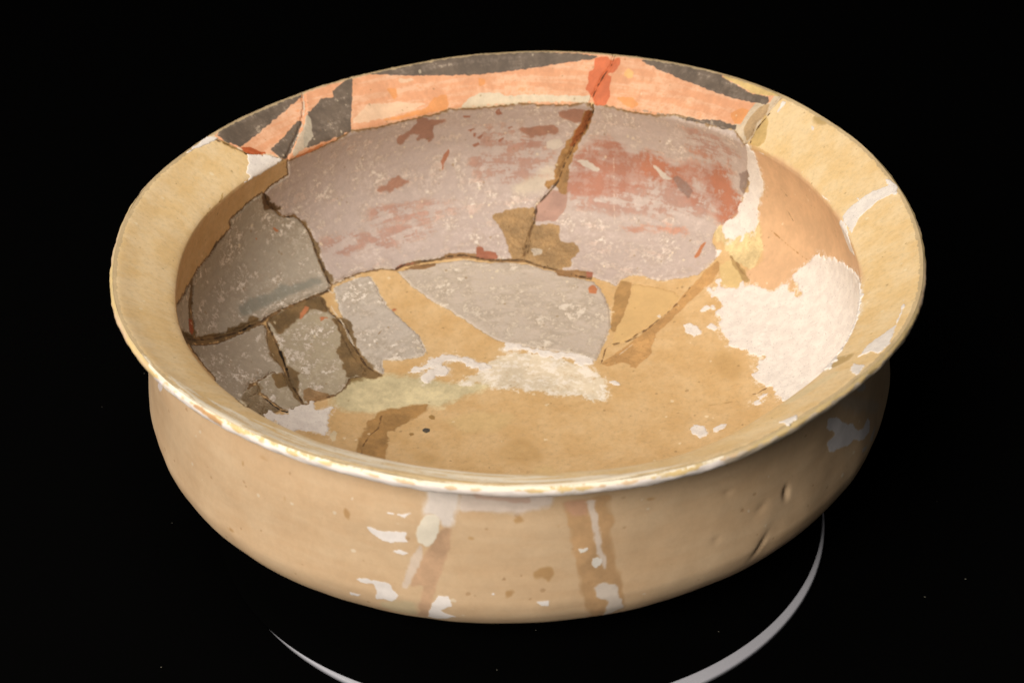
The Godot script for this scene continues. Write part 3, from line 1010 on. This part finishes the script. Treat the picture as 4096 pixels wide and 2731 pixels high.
	outline("W_tail", [696, 76, 660, 91, 623, 132, 621, 111, 658, 83, 697, 68])
	outline("W_dab", [472, -282, 492, -290, 513, -269, 521, -237, 496, -224, 479, -244])
	outline("W_dab", [524, -329, 550, -346, 558, -331, 542, -317])
	outline("W_dab", [561, -339, 571, -338, 571, -322, 562, -321])
	outline("W_dab", [534, -256, 552, -271, 567, -239, 555, -233])
	outline("W_dab", [442, 180, 452, 153, 484, 179, 483, 212, 463, 223, 447, 201])
	outline("W_dab", [497, 193, 513, 182, 538, 184, 526, 202, 506, 208])
	outline("W_dab", [402, -335, 408, -341, 414, -334, 409, -329])
	outline("W_dab", [244, -74, 264, -75, 280, -52, 269, -48, 253, -62])
	outline("W_strip", [922, -742, 927, -710, 923, -697, 889, -655, 847, -611, 808, -603, 769, -559, 750, -531, 654, -543, 633, -568, 634, -609, 679, -601, 703, -613, 742, -641, 790, -655, 824, -681, 851, -723, 874, -752])
	outline("W_streak", [713, -564, 718, -553, 690, -520, 679, -526])
	outline("W_blob", [591, -537, 608, -536, 623, -525, 612, -508, 595, -510, 587, -524])
	outline("W_floor_hi", [-33, -281, -19, -284, 14, -261, 44, -254, 103, -225, 163, -212, 219, -201, 214, -169, 173, -152, 142, -197, 86, -205, 47, -232, 4, -247, -32, -233])
	outline("W_floor_lo", [-310, -163, -254, -190, -235, -222, -185, -231, -131, -218, -121, -196, -88, -189, -65, -165, -98, -157, -145, -175, -151, -203, -211, -194, -188, -158, -230, -124, -256, -103, -273, -136, -224, -178, -270, -157, -310, -152])
	outline("W_corner", [-634, 3, -626, -5, -615, 25, -580, 17, -559, -6, -547, 36, -502, 15, -510, 82, -512, 151, -540, 132, -587, 130, -742, 949, -644, 104, -802, 877, -670, 65, -638, 71, -620, 65, -595, 26])
	outline("W_lip_right", [1184, -157, 1219, -180, 1277, -187, 1324, -168, 1319, -209, 1335, -198, 1347, -138, 1336, -92, 1325, -113, 1286, -125, 1228, -95, 1196, -44, 1189, -93])
	outline("W_lip_neck", [1182, -154, 1191, -90, 1182, -20, 1147, 5, 1100, -100, 1118, -127])
	outline("W_lip_left", [-989, -759, -920, -795, -863, -807, -956, -686, -1003, -624, -977, -672, -994, -674, -985, -725])
	outline("W_lip_rim", [-1188, -637, -1133, -742, -1110, -766, -1081, -770, -1118, -726, -1178, -649])
	outline("W_lip_dab", [1036, -780, 1057, -815, 1075, -802, 1064, -788])
	outline("W_lip_dab", [1145, -650, 1156, -635, 1152, -622, 1144, -627])
	outline("W_lip_front", [1217, 490, 1208, 539, 1158, 644, 1110, 763, 1069, 803, 1064, 750, 1028, 752, 1072, 684, 1127, 653, 1156, 639, 1196, 542])
	outline("W_lip_brush", [1007, 782, 1022, 861, 986, 917, 984, 849])
	outline("W_lip_dab", [735, 1081, 787, 1076, 778, 1108, 746, 1129])
	outline("W_lip_dab", [1338, -66, 1344, -51, 1340, -46])
	outline("W_lip_dab", [1235, -205, 1245, -198, 1239, -180])
	outline("cream_blob", [607, -595, 636, -613, 665, -584, 722, -570, 764, -539, 754, -504, 743, -459, 712, -428, 693, -419, 673, -450, 649, -477, 638, -512, 630, -555, 612, -554])
	outline("cream_low", [606, -477, 633, -485, 649, -477, 664, -449, 669, -405, 658, -390, 650, -372, 608, -386, 597, -418])
	outline("pale_band", [-85, -194, -47, -224, 3, -237, 70, -223, 135, -186, 183, -148, 229, -105, 236, -66, 227, -29, 232, 3, 215, 7, 159, -32, 108, -32, 63, -52, -8, -69, -51, -67, -106, -103, -184, -98, -99, -151])
	outline("olive_wash", [-499, -45, -479, -79, -429, -110, -382, -129, -334, -133, -254, -130, -188, -86, -184, -101, -106, -103, -70, -92, -106, -70, -165, -41, -203, -16, -213, 0, -236, -4, -283, -13, -361, 10, -410, 29, -454, 25, -493, 6])
	outline("dark_olive", [-496, -50, -475, -120, -431, -141, -379, -137, -397, -97, -441, -83, -477, -53])
	outline("floor_band", [-494, 1105, -426, 150, -408, 81, -377, 19, -330, 2, -267, -7, -236, -15, -251, 21, -282, 47, -327, 93, -349, 104, -350, 150, -426, 1127, -463, 1118])
	outline("stain_floor", [-13, 143, 26, 168, 51, 214, 43, 246, -16, 247, -71, 221, -47, 184])
	outline("stain_floor", [-280, 191, -227, 209, -213, 242, -252, 247, -282, 225])
	outline("stain_floor", [560, -158, 592, -111, 612, -41, 584, 2, 544, -31, 531, -108])
	outline("stain_light", [43, 268, 62, 267, 84, 294, 99, 1197, 15, 312, 29, 283])
	outline("stain_light", [-201, 65, -113, 24, -11, 43, -46, 107, -147, 123])
	outline("dot_dark", [-262, 104, -253, 94, -241, 99, -241, 110, -251, 116])
	outline("dot_brown", [-245, 42, -239, 36, -228, 43, -229, 56, -241, 57])
	outline("dot_brown", [-296, 118, -290, 112, -282, 116, -283, 125, -291, 126])
	outline("dab_cream", [-502, 139, -495, 116, -486, 120, -482, 141, -489, 166, -497, 159])
	outline("B_crack_top", [309, -1117, 336, -1117, 342, -1091, 295, -1042, 263, -1009, 226, -972, 202, -938, 189, -889, 180, -850, 160, -857, 148, -891, 119, -869, 118, -899, 150, -902, 145, -925, 183, -986, 215, -1017, 244, -1043, 282, -1072])
	outline("B_crack_red", [313, -1114, 334, -1115, 338, -1091, 296, -1051, 257, -1010, 235, -993, 215, -997, 243, -1038, 284, -1072])
	outline("tan_patch", [-58, -796, -16, -819, 74, -825, 74, -789, 68, -761, 147, -753, 146, -719, 150, -692, 199, -671, 201, -644, 174, -620, 171, -587, 122, -588, 87, -606, 36, -630, -5, -640, -17, -703, -37, -764])
	outline("tan_gap", [54, -669, 72, -674, 90, -665, 87, -647, 64, -642])
	outline("mauve_patch", [81, -828, 138, -871, 182, -850, 174, -805, 137, -766, 73, -773])
	outline("lip_redcrack", [369, -1282, 412, -1274, 435, -1258, 469, -1257, 468, -1233, 443, -1211, 409, -1215, 435, -1200, 422, -1166, 425, -1132, 404, -1114, 361, -1126, 349, -1159, 326, -1181, 339, -1202, 343, -1239, 362, -1243])
	outline("B_arc", [-327, -594, -295, -614, -227, -628, -234, -610, -270, -599])
	outline("B_arc", [-206, -658, -148, -665, -98, -658, -109, -642, -163, -644, -213, -639])
	outline("red_arc", [-355, -590, -331, -615, -288, -628, -295, -621, -327, -608, -348, -590])
	outline("red_arc", [-108, -683, -90, -685, -87, -669, -51, -666, -44, -640, -91, -641, -112, -651])
	outline("B_arc", [115, -590, 171, -575, 216, -563, 218, -538, 190, -543, 134, -557])
	outline("red_arc", [216, -563, 234, -558, 230, -539, 216, -541])
	outline("B_dark", [-860, -674, -847, -686, -803, -677, -749, -679, -753, -663, -786, -656, -811, -643, -835, -652])
	outline("B_seam", [-662, -686, -647, -680, -620, -656, -595, -633, -574, -583, -544, -528, -538, -501, -553, -512, -589, -583, -607, -618, -628, -649, -656, -673])
	outline("B_under", [-958, -77, -917, -94, -865, -156, -831, -189, -794, -243, -768, -270, -767, -287, -747, -304, -731, -291, -758, -243, -795, -201, -849, -134, -920, -63, -1107, 414])
	outline("B_tri", [-709, -315, -671, -354, -623, -404, -577, -445, -555, -438, -539, -389, -558, -382, -573, -395, -593, -385, -626, -327, -638, -304, -672, -255, -687, -272, -700, -295])
	outline("B_seam2", [-709, -274, -682, -244, -660, -188, -634, -131, -624, -142, -599, -108, -604, -55, -578, 16, -593, 7, -629, -48, -647, -130, -666, -136, -688, -161, -701, -215])
	outline("B_seam3", [-531, -362, -502, -378, -474, -363, -465, -325, -456, -276, -434, -222, -376, -139, -398, -120, -430, -133, -468, -121, -488, -180, -501, -219, -497, -300])
	outline("B_patch", [-677, -84, -644, -106, -629, -48, -656, -29])
	outline("B_foot", [-581, 1, -587, -39, -573, -58, -540, -43, -511, -40, -495, -38, -526, -17, -562, 6])
	outline("B_shards", [-897, 771, -734, -3, -705, -37, -694, -21, -700, 8, -672, 39, -638, 65, -680, 86, -848, 847])
	outline("B_edge", [-1001, -239, -991, -252, -968, -214, -959, -175, -932, -129, -918, -118, -916, -95, -934, -84, -958, -125, -975, -176])
	outline("red_edge", [-959, -129, -941, -144, -922, -113, -928, -89, -941, -93])
	outline("B_panel", [312, -513, 345, -496, 330, -429, 311, -361, 278, -293, 266, -311, 281, -398, 294, -467])
	outline("B_wedge", [302, -224, 343, -262, 436, -347, 491, -414, 509, -430, 565, -479, 606, -498, 604, -463, 577, -426, 503, -376, 467, -342, 423, -295, 393, -266, 381, -221, 369, -175, 344, -150, 323, -123, 295, -140, 314, -136, 286, -156, 249, -145, 230, -159, 269, -197, 341, -257])
	outline("B_fork", [643, -490, 659, -467, 673, -429, 685, -381, 672, -380, 660, -404, 654, -439, 642, -465])
	outline("smudge_blue", [-803, -303, -773, -357, -713, -405, -682, -454, -659, -450, -579, -518, -563, -498, -643, -429, -708, -367, -746, -321, -787, -275])
	outline("chip_orange", [-754, -608, -747, -615, -726, -612, -733, -603])
	outline("chip_orange", [-814, -555, -806, -555, -791, -546, -798, -541])
	outline("chip_orange", [-621, -348, -608, -395, -596, -393, -617, -334])
	outline("chip_orange", [-563, -359, -557, -365, -536, -365, -562, -340])
	outline("chip_orange", [215, -496, 233, -506, 246, -486, 237, -462, 220, -470])
	outline("chip_orange", [538, -531, 551, -551, 567, -569, 581, -575, 582, -566, 568, -551, 544, -529])
	outline("chip_orange", [-359, -430, -347, -437, -342, -430, -354, -424])
	outline("red_splash", [-374, -1062, -349, -1105, -366, -1123, -326, -1128, -292, -1114, -235, -1124, -237, -1112, -272, -1095, -273, -1062, -265, -1044, -279, -1029, -306, -1045, -325, -1030, -336, -1033, -314, -1058, -357, -1054, -369, -1034, -380, -1010, -405, -1011, -409, -1033])
	outline("red_splash", [-404, -864, -392, -885, -363, -909, -351, -892, -320, -901, -345, -878, -372, -863, -381, -843, -398, -847, -429, -840, -428, -856])
	outline("red_splash", [43, -1081, 83, -1082, 172, -1081, 191, -1064, 182, -1043, 139, -1049, 91, -1041, 78, -1043])
	outline("red_splash", [203, -1130, 283, -1130, 314, -1116, 286, -1072, 255, -1077, 207, -1109])
	outline("red_dot", [-42, -1155, -25, -1170, -15, -1143, -35, -1138])
	outline("red_dot", [-123, -1026, -99, -1037, -96, -1027, -115, -1018])
	outline("red_dot", [-34, -1040, -10, -1051, -11, -1041, -27, -1032])
	outline("red_dot", [-147, -1079, -114, -1086, -131, -1072])
	outline("red_dot", [-108, -1052, -87, -1065, -91, -1050, -101, -1045])
	outline("red_dot", [-122, -1068, -112, -1070, -114, -1054, -121, -1056])
	outline("red_dot", [4, -1086, 22, -1091, 24, -1085, 8, -1080])
	outline("red_dot", [-170, -1137, -137, -1140, -141, -1130, -164, -1130])
	outline("red_drip", [-217, -995, -204, -1010, -201, -1002, -205, -980, -216, -964, -218, -938, -223, -956, -228, -967])
	outline("red_wash", [-130, -991, -49, -1014, 35, -1038, 155, -994, 171, -965, 146, -939, 85, -920, -13, -898, -89, -910, -128, -946])
	outline("red_wash", [-437, -786, -392, -807, -263, -834, -165, -826, -128, -812, -239, -790, -351, -765, -443, -736])
	outline("red_wash", [-588, -636, -520, -673, -411, -723, -227, -780, -227, -739, -336, -694, -371, -664, -479, -635, -569, -602])
	outline("red_wash", [208, -868, 361, -838, 515, -788, 620, -709, 640, -653, 527, -688, 383, -748, 200, -801])
	outline("red_wash", [668, -940, 789, -853, 835, -755, 817, -714, 729, -780, 642, -861])
	outline("red_wash", [-136, -1084, 39, -1086, 138, -1040, 155, -994, 35, -1034, -90, -1023])
	outline("red_field", [223, -957, 320, -993, 374, -976, 405, -948, 401, -917, 454, -909, 512, -886, 546, -838, 574, -814, 609, -819, 644, -796, 677, -768, 746, -753, 738, -719, 707, -696, 737, -647, 730, -631, 692, -610, 649, -605, 638, -635, 649, -676, 626, -722, 645, -747, 588, -785, 587, -740, 625, -687, 577, -702, 548, -756, 515, -788, 480, -816, 437, -816, 359, -831, 281, -835, 205, -842, 216, -921])
	outline("red_field", [196, -924, 226, -934, 331, -935, 392, -919, 362, -808, 288, -834, 182, -850, 185, -890])
	outline("red_hot", [453, -906, 510, -883, 548, -833, 570, -816, 539, -794, 483, -823, 436, -865])
	outline("red_hot", [647, -792, 675, -766, 735, -751, 734, -721, 705, -701, 733, -649, 724, -631, 689, -615, 652, -612, 656, -664, 652, -713, 679, -739])
	outline("red_streak", [642, -861, 682, -838, 736, -785, 793, -737, 791, -729, 729, -780, 646, -837])
	outline("red_streak", [347, -714, 428, -687, 525, -644, 534, -621, 466, -654, 345, -695])
	outline("pale_hole", [225, -945, 261, -939, 298, -905, 288, -896, 249, -922])
	outline("pale_hole", [479, -870, 492, -857, 529, -802, 497, -814])
	outline("pale_hole", [135, -1024, 187, -1030, 194, -1000, 155, -994, 136, -1004])
	outline("grey_dark", [530, -805, 553, -804, 578, -763, 583, -742, 564, -727, 541, -763])
	outline("grey_dark", [785, -703, 832, -686, 790, -655, 751, -644, 751, -670])
	outline("pale_side", [82, -928, 148, -953, 150, -902, 118, -899, 115, -870, 99, -860, -14, -876, 26, -896])
	outline("lip_orange", [-852, -814, -814, -849, -618, -1016, -417, -1103, -227, -1163, -97, -1181, 48, -1185, 340, -1138, 405, -1114, 683, -979, 788, -899, 890, -826, 911, -813, 943, -846, 967, -867, 1014, -834, 1040, -857, 965, -945, 840, -1053, 618, -1204, 458, -1271, 298, -1317, 106, -1350, -87, -1349, -280, -1324, -446, -1278, -608, -1207, -704, -1153, -789, -1099, -881, -1024, -965, -949, -1023, -884, -1079, -812, -1099, -770, -1012, -771, -961, -772, -920, -800])
	outline("lip_mortar", [889, -805, 911, -813, 943, -846, 965, -864, 1010, -832, 1060, -835, 1004, -797, 968, -761, 950, -740, 923, -733, 912, -762])
	outline("lip_mortar_dark", [923, -791, 951, -826, 985, -841, 1018, -827, 1000, -800, 965, -778, 950, -744, 928, -742])
	outline("lip_tan", [1000, -800, 1006, -765, 989, -688, 963, -693, 938, -723, 964, -764])
	outline("K_lens", [-539, -1235, -455, -1274, -280, -1323, -87, -1348, 106, -1347, 298, -1311, 393, -1280, 374, -1279, 248, -1289, 151, -1289, 6, -1285, -139, -1275, -283, -1267, -424, -1252])
	outline("K_right", [549, -1223, 595, -1212, 686, -1167, 753, -1119, 848, -1044, 861, -1024, 922, -949, 955, -910, 1012, -864, 1015, -839, 1002, -838, 961, -871, 899, -920, 836, -979, 768, -1041, 684, -1113, 617, -1169])
	outline("lip_yellowrim", [861, -1024, 853, -1046, 965, -948, 1040, -867, 1052, -839, 1012, -864, 955, -913, 915, -967])
	outline("K_block", [-600, -1206, -606, -1138, -618, -1011, -681, -968, -726, -936, -793, -884, -791, -943, -771, -1028, -720, -1095, -675, -1118, -679, -1138, -642, -1175, -627, -1192])
	outline("K_wedge", [-1085, -786, -1078, -817, -1021, -889, -963, -952, -880, -1028, -801, -1092, -796, -1087, -795, -1073, -839, -1024, -887, -958, -938, -886, -975, -832, -1012, -774, -1059, -773, -1091, -779])
	outline("K_foot", [-911, -821, -882, -865, -851, -917, -811, -981, -794, -988, -809, -936, -836, -850, -860, -811, -887, -810])
	outline("K_strip", [682, -971, 745, -931, 832, -874, 895, -820, 894, -805, 851, -832, 787, -891, 699, -955])
	outline("lip_reddeep", [-1012, -771, -984, -792, -952, -794, -924, -800, -961, -772, -989, -764])
	outline("lip_greypatch", [-779, -1021, -763, -1008, -757, -943, -775, -913, -792, -881, -830, -840, -836, -850, -809, -922, -790, -971])
	outline("lip_redline", [-824, -842, -781, -882, -726, -933, -702, -947, -741, -907, -791, -861])
	outline("lip_palegrey", [-184, -1169, -144, -1198, -95, -1217, -18, -1215, 1, -1204, 98, -1202, 243, -1177, 344, -1157, 339, -1139, 242, -1161, 97, -1181, -49, -1182])
	outline("lip_hot", [-493, -1085, -385, -1131, -318, -1156, -288, -1191, -239, -1207, -227, -1176, -242, -1160, -357, -1128, -456, -1093])
	outline("lip_hot", [-473, -1198, -436, -1209, -429, -1177, -443, -1162])
	outline("lip_hot", [-106, -1267, -78, -1263, -79, -1243, -103, -1239])
	outline("lip_hot", [450, -1125, 511, -1106, 540, -1068, 509, -1071, 472, -1095])
	outline("lip_hot", [876, -877, 919, -875, 943, -846, 916, -815, 891, -828])
	outline("lip_pale", [-608, -1055, -545, -1127, -430, -1160, -317, -1168, -385, -1135, -493, -1089, -572, -1052, -608, -1041])
	outline("lip_pale", [-425, -1240, -369, -1250, -360, -1243, -416, -1227])
	outline("lip_spot", [484, -1203, 501, -1209, 519, -1192, 516, -1174, 495, -1175, 483, -1191])
	outline("lip_stain", [944, 727, 988, 672, 1031, 709, 1001, 743, 963, 750])
	outline("lip_stain", [1152, -683, 1179, -659, 1200, -617, 1176, -623, 1154, -658])
	outline("lip_paleband", [799, 880, 931, 798, 969, 800, 955, 829, 847, 912, 790, 939])
	outline("lip_brownedge", [-1085, -768, -1055, -769, -1012, -763, -981, -766, -928, -790, -865, -808, -920, -787, -989, -756, -1016, -758, -1063, -756])
	outline("E_top", [-198, 21, -132, 19, -154, 189, -168, 228, -191, 232, -199, 206, -226, 202, -239, 226, -230, 191])
	outline("E_cream", [-226, 202, -208, 200, -194, 211, -198, 244, -217, 279, -229, 288, -250, 276, -252, 250, -239, 216])
	outline("E_whitestrip", [-241, 282, -260, 304, -280, 354, -293, 400, -276, 402, -266, 365, -246, 336, -237, 294])
	outline("E_brownstrip", [-223, 283, -191, 233, -168, 228, -178, 295, -193, 333, -213, 398, -243, 505, -265, 504, -242, 389, -273, 393, -262, 358, -243, 329])
	outline("E_dab", [-373, 260, -345, 259, -319, 258, -276, 253, -280, 271, -271, 276, -315, 290, -343, 285])
	outline("E_dab", [-324, 211, -287, 208, -259, 202, -278, 217, -309, 214])
	outline("E_dab", [-316, 310, -293, 298, -272, 306, -285, 314])
	outline("E_dab", [-415, 409, -379, 398, -344, 397, -316, 401, -316, 412, -302, 426, -319, 446, -365, 455, -355, 427, -363, 412, -379, 412])
	outline("E_dab", [-427, 454, -400, 451, -401, 456, -429, 464])
	outline("E_dab", [-223, 435, -207, 411, -184, 409, -176, 437, -204, 454, -169, 478, -209, 504, -243, 502])
	outline("E_dab", [13, 423, 27, 422, 45, 421, 43, 437, 24, 436])
	outline("E_dab", [-86, 398, -80, 395, -76, 402, -81, 404])
	outline("E_wash", [-357, 462, -297, 441, -260, 437, -263, 494, -309, 502, -350, 488])
	outline("E_under", [-132, 19, -93, 18, -42, 23, 60, 38, 67, 176, 23, 183, -12, 192, -50, 188, -108, 187, -149, 192])
	outline("E_pinkline", [-103, 18, -43, 34, 15, 155, 15, 162, -54, 159, -115, 153])
	outline("E_drip", [79, 156, 110, 161, 160, 165, 163, 158, 199, 162, 195, 195, 200, 235, 194, 297, 201, 352, 214, 388, 215, 422, 224, 497, 175, 526, 153, 547, 126, 441, 121, 404, 112, 353, 109, 283, 94, 224, 90, 182])
	outline("E_dripline", [140, 163, 160, 169, 167, 232, 173, 293, 182, 361, 176, 367, 161, 311, 152, 243, 147, 201])
	outline("E_drippink", [84, 158, 140, 163, 144, 208, 112, 206, 95, 186])
	outline("E_dripdab", [148, 325, 160, 321, 172, 333, 168, 345, 156, 352, 145, 341])
	outline("E_dripdab", [117, 294, 141, 292, 137, 303, 123, 306])
	outline("E_dripwhite", [151, 402, 175, 393, 204, 403, 206, 431, 222, 487, 206, 500, 175, 526, 182, 445, 153, 430])
	outline("E_side", [840, 220, 879, 236, 906, 266, 958, 305, 980, 339, 1017, 345, 1048, 344, 1067, 361, 1051, 384, 1011, 379, 961, 351, 900, 335, 840, 311, 829, 281, 876, 280, 832, 243])
	outline("E_sidedab", [794, 22, 920, 101, 1058, 260, 999, 241])
	outline("E_sidewash", [716, 8, 973, 232, 1065, 298, 1191, 397, 1129, 373, 1003, 296, 938, 252])
	outline("E_sidedab", [1048, 403, 1114, 409, 1093, 421, 1068, 425])
	outline("E_sidedab", [989, 398, 1037, 404, 1026, 414, 997, 412])
	outline("E_leftdab", [-962, 15, -934, 9, -920, 12, -1169, 245, -1194, 243])
	outline("E_stain", [-685, 177, -669, 174, -630, 178, -645, 181])
	outline("E_stain", [-740, 205, -728, 217, -734, 224])
	outline("E_stain", [-605, 267, -593, 242, -592, 253, -602, 272])
	outline("E_stain", [-433, 234, -427, 224, -415, 236, -418, 255, -429, 248])
	outline("E_stain", [-811, 423, -783, 425, -786, 430])
	outline("E_stain", [-27, 208, -15, 199, -5, 206, -10, 214, -22, 217])
	outline("E_stain", [-52, 393, -29, 390, -41, 407, -54, 412])
	outline("E_stain", [10, 349, 22, 337, 54, 333, 59, 356, 44, 375, 30, 360, 18, 363])
	outline("E_stain", [-136, 249, -113, 255, -125, 260])
	outline("E_stain", [68, 225, 73, 224, 75, 232, 70, 233])
	outline("E_stain", [279, 192, 316, 201, 319, 208, 282, 199])
	outline("E_stain", [-795, 413, -770, 423, -786, 427])
	outline("E_rimbrown", [-808, 6, -775, 1, -697, 8, -701, 17, -746, 14, -802, 9])
	thread("L_seam", 0.0028, [-852, -679, -817, -668, -770, -660, -729, -657, -688, -680, -655, -675, -624, -652, -602, -621, -586, -586, -569, -558, -546, -507, -538, -495])
	thread("L_seam", 0.0023, [-538, -493, -549, -472, -573, -450, -623, -408, -672, -363, -710, -321, -725, -293, -759, -252, -796, -207, -845, -157, -899, -102, -941, -60])
	thread("L_seam", 0.0023, [-353, -591, -327, -614, -288, -629, -242, -637, -199, -651, -145, -657, -91, -643, -37, -636, 36, -631, 87, -603, 142, -578, 190, -550, 232, -536])
	thread("L_seam", 0.0028, [351, -1129, 348, -1109, 306, -1068, 287, -1039, 238, -1005, 214, -974, 184, -941, 157, -894, 135, -874, 110, -851, 82, -828, 77, -797, 70, -765])
	thread("L_seam", 0.0023, [-708, -293, -697, -269, -682, -237, -660, -186, -647, -150, -633, -109, -623, -71, -604, -35, -586, 0, -580, 17])
	thread("L_seam", 0.0023, [-527, -382, -500, -356, -480, -327, -466, -275, -445, -232, -423, -185, -403, -161, -383, -142])
	thread("L_chalk", 0.0023, [-751, -657, -711, -662, -680, -672, -656, -665, -631, -652, -614, -627, -597, -601])
	thread("L_chalk", 0.0019, [-534, -498, -508, -521, -473, -546, -425, -571])
	thread("L_chalk", 0.0023, [-547, -477, -525, -464, -536, -423, -521, -393, -498, -358, -479, -311, -459, -262])
	thread("G_seam", 0.0112, [-852, -679, -817, -668, -770, -660, -729, -657, -688, -680, -655, -675, -624, -652, -602, -621, -586, -586, -569, -558, -546, -507, -538, -495])
	thread("G_seam", 0.0112, [-538, -493, -549, -472, -573, -450, -623, -408, -672, -363, -710, -321, -725, -293, -759, -252, -796, -207, -845, -157, -899, -102, -941, -60])
	thread("G_seam", 0.0188, [-353, -591, -327, -614, -288, -629, -242, -637, -199, -651, -145, -657, -91, -643, -37, -636, 36, -631, 87, -603, 142, -578, 190, -550, 232, -536])
	thread("G_seam", 0.0112, [351, -1129, 348, -1109, 306, -1068, 287, -1039, 238, -1005, 214, -974, 184, -941, 157, -894, 135, -874, 110, -851, 82, -828, 77, -797, 70, -765])
	thread("G_seam", 0.0112, [-708, -293, -697, -269, -682, -237, -660, -186, -647, -150, -633, -109, -623, -71, -604, -35, -586, 0, -580, 17])
	thread("G_seam", 0.0112, [-527, -382, -500, -356, -480, -327, -466, -275, -445, -232, -423, -185, -403, -161, -383, -142])
	thread("L_pink", 0.0023, [790, -501, 813, -456, 830, -417, 854, -365, 873, -326, 886, -295])
	thread("L_fine", 0.0014, [919, -555, 920, -535, 923, -518])
	thread("L_fine", 0.0014, [883, -502, 887, -480, 886, -462])
	thread("L_fine", 0.0014, [-553, 48, -548, 62, -538, 79])
	thread("L_fine", 0.0014, [-399, -323, -394, -318, -384, -335])
	thread("L_black", 0.0033, [-711, 2, -694, 6, -663, 41, -639, 57, -623, 60])
	thread("L_black", 0.0075, [-637, 58, -628, 60, -620, 61])
	thread("L_black", 0.0028, [-564, 3, -535, -21, -508, -34, -497, -37])
	thread("L_black", 0.0023, [-662, -190, -654, -170, -645, -146, -635, -119])
	thread("L_black", 0.0023, [-786, -216, -768, -241, -756, -261])
	thread("L_hair", 0.0033, [66, -762, 57, -737, 52, -707, 41, -676, 35, -635])
	thread("L_hair", 0.0033, [56, -707, 51, -685, 46, -653])
	thread("L_hair", 0.0033, [-897, 771, -735, 44, -718, 24, -704, 2])
	thread("L_hair", 0.0033, [-848, 847, -683, 59, -673, 61])
	thread("L_fork", 0.0042, [642, -498, 659, -465, 662, -435, 677, -401, 675, -384])
	thread("L_hair", 0.0033, [604, 75, 631, 78, 660, 67])
	thread("L_hair", 0.0033, [303, -242, 339, -260, 385, -304, 437, -350, 490, -403, 509, -430])
	thread("L_hair", 0.0033, [230, -159, 247, -222, 259, -237, 313, -249, 361, -287])
	thread("L_hair", 0.0033, [-468, 1103, -416, 180, -400, 132, -377, 94, -370, 37])
	thread("L_brown", 0.0028, [352, 17, 380, 48, 392, 83, 436, 100, 491, 80, 540, 86, 594, 91, 634, 79])
	thread("L_pale", 0.0019, [353, -926, 336, -859, 324, -787, 317, -725])
	thread("L_pale", 0.0019, [285, -192, 304, -213, 324, -231])
	thread("L_crack", 0.0023, [452, -1277, 434, -1242, 404, -1216, 377, -1185, 353, -1150])
	thread("L_crack", 0.0019, [1016, -799, 995, -783, 973, -768, 950, -740, 939, -725])
	thread("L_crack", 0.0019, [-1103, -757, -1059, -764, -1012, -761, -989, -761, -961, -770])
	thread("L_white", 0.0023, [-788, -1101, -786, -1071, -785, -1037, -794, -978, -806, -937, -827, -891, -845, -837])
	thread("L_white", 0.0023, [1344, -140, 1312, -164, 1274, -169, 1234, -149, 1201, -136])
	thread("L_junction", 0.0023, [423, -1104, 564, -1043, 683, -974, 788, -894, 872, -819])
	thread("L_chip", 0.0028, [-1070, -538, -1072, -510, -1079, -489])
	thread("L_chip", 0.0028, [-1107, -441, -1108, -425, -1114, -403])
	thread("L_neckdab", 0.0037, [1142, -324, 1151, -295, 1161, -268])
	thread("L_neckdab", 0.0019, [957, -679, 976, -653])
	thread("L_slotdab", 0.0019, [656, 289, 665, 297])
